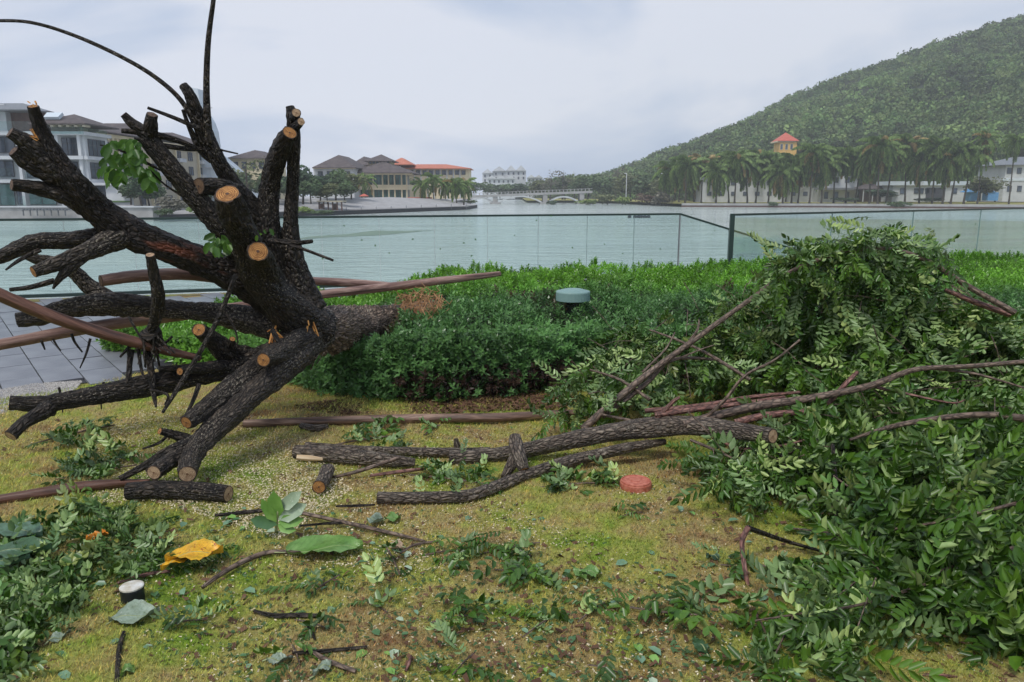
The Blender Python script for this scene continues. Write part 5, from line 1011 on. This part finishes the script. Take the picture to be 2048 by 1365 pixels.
b3 = lbranch('leafy branch end spilling left over the hedge, smaller pale leaves', G(1200, 800), [([(1300, 800, 4.6, 4), (1240, 760, 4.75, 3), (1180, 740, 4.9, 2)], 'bark_twig'), ([(1500, 760, 4.5, 4), (1400, 700, 4.9, 3), (1300, 660, 5.2, 2)], 'bark_twig')])
leaves_on(b3, [(1120, 790), (1180, 690), (1260, 640), (1340, 640), (1450, 600), (1540, 560), (1560, 690), (1480, 770), (1380, 800), (1260, 800), (1160, 850), (1105, 830)], 480, lambda x, y: float(np.interp(y, [600, 850], [5.4, 4.55])), .5, 180, droop=(.1, 1.2), scale=(.5, .85))
b4 = lbranch('big leafy limb hanging in long sprays across the right of the heap', G(1800, 1000), [([(2070, 840, 3.8, 8), (1950, 830, 3.8, 6), (1800, 850, 3.8, 5), (1700, 880, 3.7, 3)], 'bark_twig'), ([(1665, 890, 3.6, 4), (1672, 980, 3.4, 4), (1670, 1080, 3.15, 2.5)], 'bark'), ([(1440, 880, 4.0, 3.5), (1480, 898, 3.95, 4), (1560, 892, 3.9, 3), (1620, 878, 3.9, 2)], 'bark_pink')])
leaves_on(b4, [(1560, 860), (1620, 800), (1760, 780), (1900, 800), (2080, 800), (2080, 1010), (1900, 980), (1780, 1010), (1660, 970), (1590, 930)], 900, dpile, .55, 295, droop=(.7, 2.0), scale=(.75, 1.05))
b5 = lbranch('low leafy branch with a pale green stem at the right frame edge', G(1950, 1150), [([(2080, 1070, 2.85, 6), (2010, 1105, 2.8, 5.5), (1950, 1122, 2.75, 5), (1870, 1146, 2.7, 3)], 'bark_twig'), ([(2060, 1000, 3.1, 4), (1900, 1040, 2.95, 3), (1780, 1060, 2.9, 2)], 'bark_twig')])
leaves_on(b5, [(1720, 1000), (1800, 990), (2080, 980), (2080, 1250), (2000, 1270), (1900, 1230), (1840, 1210), (1770, 1190), (1720, 1160), (1700, 1080)], 820, dpile, .5, 295, droop=(.7, 2.0), scale=(.75, 1.0))
b6 = lbranch('leafy branch tip lying on the grass left of the heap, beside the red cap', G(1480, 960), [([(1600, 900, 3.8, 4), (1500, 930, 3.8, 3), (1400, 950, 3.8, 2)], 'bark'), ([(1380, 880, 4.0, 3), (1440, 905, 3.95, 3), (1490, 930, 3.9, 2)], 'bark_twig')])
leaves_on(b6, [(1400, 915), (1420, 885), (1500, 870), (1580, 880), (1640, 940), (1600, 965), (1520, 960), (1450, 950), (1410, 935)], 140, lambda x, y: dpile(x, y)-.05, .35, 110, droop=(.0, 1.0), scale=(.55, .85))
b7 = lbranch('front spray of large drooping leaflets at the bottom right', G(1600, 1290), [([(1850, 1170, 2.6, 3.5), (1720, 1210, 2.5, 3), (1600, 1228, 2.45, 2.5), (1510, 1242, 2.4, 1.5)], 'bark_twig'), ([(1590, 1225, 2.45, 2), (1560, 1290, 2.35, 2), (1530, 1350, 2.3, 1)], 'bark_twig')])
leaves_on(b7, [(1540, 1250), (1600, 1225), (1720, 1200), (1760, 1240), (1700, 1280), (1620, 1290), (1600, 1365), (1520, 1380), (1550, 1300)], 72, lambda x, y: dpile(x, y)-.08, .3, 85, droop=(.2, 1.3), scale=(.6, .85))
b8 = lbranch('flattened spray of leaves beside the elbow twig', G(1430, 1200), [([(1260, 1215, None, 2), (1330, 1225, None, 2.5), (1400, 1230, None, 2)], 'bark_twig')])
leaves_on(b8, [(1400, 1130), (1470, 1120), (1490, 1250), (1440, 1270), (1330, 1250), (1250, 1215), (1260, 1190), (1370, 1210)], 20, lambda x, y: 9, .1, 30, flat=True, scale=(.5, .8))
b9 = lbranch('small leaf sprays scattered by the elbow twig base', G(1560, 1140), [([(1520, 1130, None, 2), (1600, 1150, None, 2.5), (1650, 1160, None, 2)], 'bark_twig')])
leaves_on(b9, [(1550, 1130), (1640, 1120), (1660, 1180), (1560, 1180)], 14, lambda x, y: 9, .1, 14, flat=True, scale=(.5, .8))
#SECTION_SMALL
# ================================================================ LEAF SPRAYS ON THE LAWN
def spray(label, polyg, n, scale=(.36, .66), flat=True, lift=None, nobj=None):
    c = np.mean(np.array(polyg), axis=0); T_ = thing('leaf_spray', label, 'leaf spray', G(c[0], c[1]), 'leaf sprays dropped on the lawn')
    a, b = polyg[0], polyg[len(polyg)//2]; limb('stem', [(a[0], a[1], None, 1.6), ((a[0]+b[0])/2, (a[1]+b[1])/2-3, None, 2), (b[0], b[1], None, 1.4)], 'bark_twig', T_, sides=6, n=3)
    leaves_on(T_, polyg, n, (lambda x, y: 99.) if lift is None else (lambda x, y: G(x, y).y*lift), .06, nobj or n, flat=flat, droop=(-.8, .4), scale=scale)
SR = [('dark leafy tangle under the lower left limb', [(60, 890), (150, 850), (200, 830), (230, 850), (180, 890), (110, 900)], 26), ('dark green leaf heap left of the two stump ends', [(110, 960), (140, 905), (240, 895), (275, 930), (230, 965), (150, 985)], 60),
 ('bright leaf spray standing behind the split log', [(670, 890), (700, 860), (770, 840), (810, 870), (800, 900), (730, 895)], 26), ('leaf spray among the logs in the centre', [(820, 950), (900, 920), (1000, 935), (1010, 975), (930, 985), (860, 975)], 34), ('leaf spray between the crooked branch and the red cap', [(1080, 975), (1120, 945), (1200, 945), (1240, 965), (1200, 985), (1110, 1005)], 30),
 ('upper leaf cluster in the middle of the lawn', [(955, 1110), (1000, 1080), (1080, 1085), (1060, 1110), (1000, 1120)], 14), ('lower leaf cluster in the middle of the lawn', [(990, 1140), (1040, 1115), (1100, 1150), (1080, 1170), (1010, 1165)], 16), ('small dark cluster left of the middle cluster', [(850, 1110), (880, 1090), (940, 1100), (920, 1125), (870, 1125)], 9),
 ('leaf cluster with a serrated frond, bottom centre', [(865, 1245), (900, 1205), (950, 1200), (955, 1230), (950, 1262), (900, 1250)], 7), ('small leaf sprig right of the bottom centre cluster', [(1045, 1275), (1060, 1225), (1120, 1225), (1100, 1250)], 5), ('compact leaf tuft on the open lawn', [(1155, 1245), (1160, 1205), (1210, 1205), (1210, 1240)], 6),
 ('leaf tuft left of the grey pebble leaf', [(620, 1190), (640, 1150), (680, 1150), (670, 1180)], 5), ('leaf pair at the bottom edge centre', [(905, 1350), (915, 1310), (950, 1305), (950, 1345)], 4), ('single flat frond near the bottom centre right', [(1175, 1330), (1200, 1322), (1235, 1345), (1210, 1345)], 2),
 ('dark sprig on the lawn right of the red cap', [(1240, 1035), (1255, 1015), (1285, 1025), (1270, 1040)], 4), ('small sprig above the white-topped stub', [(770, 1090), (790, 1120), (800, 1150), (770, 1160)], 5), ('leaf sprig below the yellow leaf to the right', [(340, 1250), (360, 1230), (400, 1240), (380, 1270)], 5), ('leafy bits under the short dark twig', [(590, 1240), (640, 1245), (650, 1255), (600, 1258)], 3),
 ('leaf sprig on the dark twig at the bottom', [(585, 1290), (605, 1285), (600, 1330), (540, 1325)], 4), ('leaf sprig left of bottom centre', [(735, 1205), (760, 1190), (775, 1225), (750, 1230)], 4), ('small frond by the sawn branch end', [(760, 1000), (800, 990), (860, 995), (820, 1010)], 4), ('sprig at the foot of the long pole', [(850, 870), (860, 850), (880, 850), (875, 880)], 4), ('leaf cluster at the right of the lawn before the heap', [(1440, 1130), (1480, 1115), (1490, 1140), (1460, 1145)], 4)]
for lab, pg, n in SR: spray(lab, pg, int(n*1.15))
hp = thing('leaf_heap', 'large heap of torn green sprays in the bottom left corner', 'leaf heap', G(120, 1200))
limb('stem', [(-20, 1250, None, 3), (100, 1180, None, 3), (200, 1090, None, 2)], 'bark_twig', hp); 
leaves_on(hp, [(-40, 1060), (60, 1040), (140, 1010), (290, 1040), (420, 1090), (450, 1130), (330, 1150), (215, 1175), (140, 1225), (80, 1290), (60, 1365), (-40, 1400)], 420, lambda x, y: G(x, y).y*.985, .12, 290, loose=True, flat=False, droop=(-.1, .3), scale=(.34, .62))
leaves_on(hp, [(-40, 1060), (140, 1020), (290, 1060), (330, 1130), (150, 1210), (60, 1290), (-40, 1400)], 150, lambda x, y: G(x, y).y*.955, .10, 0, loose=True, flat=False, droop=(-.12, .25), scale=(.34, .6))
# single broad leaves
def broad(name, label, px, py, lpx, wpx, ang, mat, lift=.02, curl=.15, tilt=0, cat='leaf', lobes=0, group=None):
    c = G(px, py, lift); t_ = (CAMH-lift)/-ray(px, py).z; L_ = lpx*t_/FPX; W = wpx*t_/FPX; a = R(ang); V = []; F = []; UVs = []; nl, nw = 22, 8
    for i in range(nl+1):
        s = i/nl; hw = W/2*(math.sin(math.pi*min(1, s*1.02+.0))**.8)*(1+.025*math.sin(s*31)+lobes*math.sin(s*17))
        for j in range(nw+1):
            w_ = (j/nw*2-1); x = hw*w_; y = L_*(s-.5); hw *= 1+.06*mnoise.noise(Vector((s*9, w_, px))); x = hw*w_; z = .002*math.sin(s*40+abs(w_)*6)*abs(w_)+curl*W*(abs(w_)**1.5)*.8+.010*math.sin(s*7+w_*2+px)+tilt*(s-.5)*L_-curl*.25*L_*(2*s-1)**2
            V.append((x*math.cos(a)-y*math.sin(a), x*math.sin(a)+y*math.cos(a), z)); UVs.append((w_, s))
    for i in range(nl):
        for j in range(nw): q = i*(nw+1)+j; F.append((q, q+1, q+nw+2, q+nw+1))
    V = np.array(V); V[:, 2] -= V[:, 2].min()-.012
    T_ = thing(name, label, cat, (c.x, c.y, 0), group); 
    def pl(vv): return vv+np.array([c.x, c.y, lift*.5])
    up2 = V+np.array([0, 0, .0015]); o = obj_np('blade', np.concatenate([pl(V), pl(up2)]), np.concatenate([np.array(F)[:, ::-1], np.array(F)+len(V)]), M[mat], T_, smooth=True, uv=UVs+UVs)
    mid = [Vector(pl(V[i*(nw+1)+nw//2]))+Vector((0, 0, .001)) for i in range(0, nl+1, 3)]; st_ = Vector((mid[0]-mid[1]).normalized())*L_*.15
    limb('midrib', [(mid[0]+st_, .003)]+[(m_, .0028*(1-.08*i)) for i, m_ in enumerate(mid)], 'bark_leafrib', T_, sides=5, n=2, world=True, lump=0); return T_
def bmat(name, c1, c2, sp=None):
    t = NT(name); c = t.ramp(t.noise(t.coord('Object'), 14, 5), [(.3, c1), (.7, c2)])
    if sp: c = t.mix(t.ramp(t.noise(t.coord('Object', (1, 1, 1)), 70, 3), [(.6, (0, 0, 0)), (.66, (1, 1, 1))]), c, sp)
    sx_ = t.n('ShaderNodeSeparateXYZ'); t.l(t.n('ShaderNodeTexCoord').outputs['UV'], sx_.inputs[0]); f_ = t.math('FRACT', t.math('SUBTRACT', t.math('MULTIPLY', sx_.outputs[1], 11), t.math('MULTIPLY', t.math('ABSOLUTE', sx_.outputs[0]), 2.2)))
    vn = t.ramp(f_, [(.0, (1.35, 1.35, 1.25)), (.09, (.92, .92, .92)), (.5, (1, 1, 1)), (1.0, (.85, .85, .85))]); c = t.mix(1.0, c, vn, 'MULTIPLY'); c = t.mix(1.0, c, t.ramp(t.noise(t.coord('UV', (2, 3, 1)), 1, 5, .7), [(.35, (.6, .62, .5)), (.55, (1.05, 1.05, 1.05))]), 'MULTIPLY')
    t.bump(f_, .004); return t.base(c, .4, .5)
M['bark_leafrib'] = surf('leaf_rib', (.25, .3, .12), (.35, .38, .2), 5, .6)
M['lf_yellow'] = bmat('yellow_leaf', (.72, .36, .02), (.82, .52, .03), (.4, .1, .02)); M['lf_green'] = bmat('broad_green_leaf', (.10, .22, .04), (.18, .32, .08)); M['lf_grey'] = bmat('pale_underside_leaf', (.22, .29, .21), (.32, .39, .30), (.40, .45, .38)); M['lf_dark'] = bmat('dark_broad_leaf', (.04, .10, .04), (.07, .15, .06)); M['lf_blue'] = bmat('bluish_leaf', (.09, .17, .11), (.15, .25, .16)); M['lf_pink'] = bmat('pinkish_dead_leaf', (.55, .36, .24), (.65, .48, .34)); M['lf_orange'] = bmat('orange_leaf', (.8, .25, .02), (.85, .38, .03))
BR = [('bright yellow leaf with brown spots on the left leaf heap', 388, 1100, 108, 78, -68, 'lf_yellow', .10), ('smaller yellow torn leaf half under the bright yellow one', 350, 1118, 66, 36, -30, 'lf_yellow', .08), ('large torn green leaf at the end of the bent stick', 650, 1105, 150, 90, -82, 'lf_green', .02), ('pale grey-green speckled leaf below the white-topped stub', 270, 1238, 92, 75, -65, 'lf_grey', .02),
 ('large bluish leaf at the left edge, upper one', 30, 1056, 120, 65, 82, 'lf_blue', .10), ('large dark green leaf at the left edge below the bluish one', 30, 1095, 130, 75, -75, 'lf_dark', .10), ('pale folded leaf under the dark one at the left edge', 12, 1115, 80, 60, -60, 'lf_blue', .09),
 ('pinkish dead leaf near the long thin twig', 793, 1098, 36, 26, 60, 'lf_pink', .02), ('small orange leaf on top of the left heap', 200, 1050, 22, 24, 20, 'lf_orange', .14), ('second orange leaf bit on the left heap', 178, 1056, 22, 16, 60, 'lf_orange', .14),
 ('dark oval leaf on the right of the compact tuft', 1425, 1120, 26, 20, 70, 'lf_blue', .02), ('round green leaf left of the middle clusters', 930, 1138, 22, 24, 40, 'lf_green', .02), ('pair-lobed green leaf on the open lawn', 1180, 1150, 46, 34, -75, 'lf_green', .03), ('narrow green leaf beside the pair-lobed leaf', 1160, 1150, 44, 26, 30, 'lf_green', .03), ('bright leaf lying on the litter below the hedge', 888, 803, 40, 50, -60, 'lf_green', .02),
 ('pale oval leaf by the upright spray', 750, 1045, 34, 36, 80, 'lf_grey', .02), ('green oval leaf near the pale oval leaf', 785, 1042, 34, 30, -70, 'lf_green', .02), ('small green leaf above the tiny twig', 560, 1325, 52, 26, -78, 'lf_grey', .02), ('narrow pale leaf at the bottom left of centre', 645, 1345, 46, 26, -40, 'lf_grey', .02), ('grey narrow leaf below the pale stick', 120, 1280, 46, 22, -30, 'lf_grey', .02), ('small leaf by the dark upright twig', 256, 1350, 34, 26, -20, 'lf_green', .02), ('dark leaf in the right-hand lawn', 1400, 1300, 40, 34, 30, 'lf_dark', .02), ('leaf behind the sharp elbow twig', 1590, 1065, 44, 24, 75, 'lf_green', .02)]
for lab, px, py, l, w, an, mt, lf in BR: broad('fallen_leaf', lab, px, py, l, w, an, mt, lf)
us = thing('upright_leaf', 'bright fan of big upright leaves standing in the twigs left of centre', 'leaf', G(553, 1060)); limb('stalk', [(552, 1062, None, 3), (555, 1030, 3.25, 2.5), (560, 1000, 3.27, 2)], 'bark_leafrib', us)
def plate(parent, a, b, w, mat, nrm=(0, -1, .3)):
    V = []; F = []; d = np.array(b-a); L_ = np.linalg.norm(d); leaflet(V, F, np.array(a), d, np.array(nrm, float), L_, w, .12, .1); obj_np('leaf', np.array(V), np.array(F), M[mat], parent)
for (x0, y0, x1, y1, w, mt) in [(557, 1035, 545, 985, .07, 'lf_green'), (560, 1020, 600, 985, .06, 'lf_grey'), (556, 1040, 610, 1010, .07, 'lf_grey'), (556, 1045, 605, 1040, .06, 'lf_green'), (555, 1050, 500, 1040, .06, 'lf_dark'), (555, 1050, 590, 1062, .05, 'lf_green'), (553, 1045, 522, 1000, .05, 'lf_green')]: plate(us, P(x0, y0, 3.25), P(x1, y1, 3.22), w, mt)
for k in range(150):                       # small single leaves
    px, py = inpoly([(0, 1365), (100, 1180), (450, 1010), (700, 1010), (1100, 1010), (1450, 1010), (1700, 1250), (1900, 1365)], 1)[0]
    p0 = G(px, py, .022); V = []; F = []; L_ = random.uniform(.022, .06); a = random.uniform(0, 6.28); leaflet(V, F, np.zeros(3), np.array([math.cos(a), math.sin(a), random.uniform(-.1, .25)]), np.array([random.uniform(-.4, .4), random.uniform(-.4, .4), 1.]), L_, L_*.55, .2, .12)
    o = link('leaflet', mesh_np('leaflet', np.array(V), np.array(F), M[random.choice(['lf_green', 'lf_grey', 'lf_dark', 'lf_blue', 'lf_blue', 'lf_dark'])]), None, at=p0); tag(o, 'small single leaflet lying loose on the patchy lawn', 'leaf', 'loose leaflets on the lawn')
# bits stuck on the glass
for px, py in [(648, 517), (688, 450), (722, 480), (751, 489), (780, 505), (828, 478), (930, 486), (941, 513), (950, 477), (1075, 441), (1143, 494), (1210, 490), (1278, 482), (1247, 507), (1030, 470), (1320, 500), (1100, 432), (600, 510), (880, 500), (1430, 462), (1950, 450), (2010, 510), (1700, 445), (250, 470), (150, 520), (210, 560), (420, 540)]:
    u_ = ray(px, py); A_, B_ = (A0, A1) if px < 1400 else (B0, B1); d = B_-A_; k = (A_.y-(A_.x)*d.y/d.x)/(u_.y-u_.x*d.y/d.x); p0 = Vector((0, 0, CAMH))+u_*k+Vector((0, -.02, 0))
    V = []; F = []; L_ = random.uniform(.02, .045); a = random.uniform(0, 6.28); leaflet(V, F, np.zeros(3), np.array([math.cos(a), 0, math.sin(a)]), np.array([0, -1., 0]), L_, L_*.6, .1, .05)
    tag(link('leaf_fragment', mesh_np('leaf_fragment', np.array(V), np.array(F), M['lf_dark']), None, at=p0), 'tiny dark leaf scrap stuck to the glass fence', 'leaf scrap', 'leaf scraps stuck to the glass fence')
# ================================================================ SMALL FIXTURES
M['cap_green'] = surf('grey_green_plastic', (.17, .28, .26), (.23, .35, .32), 6, .5); M['cap_red'] = surf('weathered_red_lid', (.36, .085, .05), (.60, .22, .15), 40, .6, .003, 90); M['cut_white'] = surf('stained_white_top', (.42, .36, .25), (.74, .74, .70), 34, .6, .002, 90)
M['black'] = surf('black_plastic', (.012, .014, .016), (.02, .022, .025), 9, .4)
p0 = P(1146, 590, 6.9); q = thing('vent_cap', 'round grey-green vent cap standing in the middle of the hedge', 'vent cap', (p0.x, p0.y, 0)); r = 34*7.0/FPX
mb = MB(); mb.lathe(p0, [(r*.95, -.055), (r, -.05), (r, .025), (r*.97, .035), (r*.5, .055), (.01, .06)], 32); mb.build('cap', M['cap_green'], q, smooth=False)
mb = MB(); mb.lathe((p0.x, p0.y, 0), [(.075, 0), (.075, p0.z-.055)], 20); mb.build('pipe', M['black'], q)
p0 = G(1271, 980, .0); q = thing('valve_cover', 'round weathered red valve lid set in the grass', 'valve cover', (p0.x, p0.y, 0)); r = 32*4.05/FPX
mb = MB(); mb.lathe(p0, [(r, .0), (r, .044), (r*.97, .05)], 32); mb.build('collar', M['cap_red'], q); mb = MB(); mb.lathe(p0, [(r*.93, .0504), (r*.93, .056), (r*.86, .059), (r*.83, .054), (r*.3, .054), (r*.28, .058), (.01, .058)], 32)
mb.build('lid', M['cap_red'], q)
p0 = G(267, 1206, .0); q = thing('pipe_stub', 'short black pipe stub with a white top in the grass', 'pipe', (p0.x, p0.y, 0)); r = 22*2.95/FPX
mb = MB(); mb.lathe(p0, [(r*.94, 0), (r, .01), (r, .062), (r*.96, .068)], 28); mb.build('collar', M['black'], q); mb = MB(); mb.lathe(p0, [(r*1.03, .0685), (r*1.03, .074), (r*.9, .077), (.02, .079), (.005, .0795)], 28); mb.build('cap', M['cut_white'], q)
# ================================================================ AIR
mb = MB(); mb.box(-1100, 1100, -30, 1000, WZ-1, 170); t = NT('haze_air'); t.t.nodes.remove(t.p); pv_ = t.n('ShaderNodeVolumePrincipled'); pv_.inputs['Density'].default_value = .00046; pv_.inputs['Color'].default_value = (.97, .985, 1, 1); pv_.inputs['Anisotropy'].default_value = 0
t.l(pv_.outputs[0], t.out.inputs['Volume']); tag(mb.build('haze', t.m), kind='stuff')
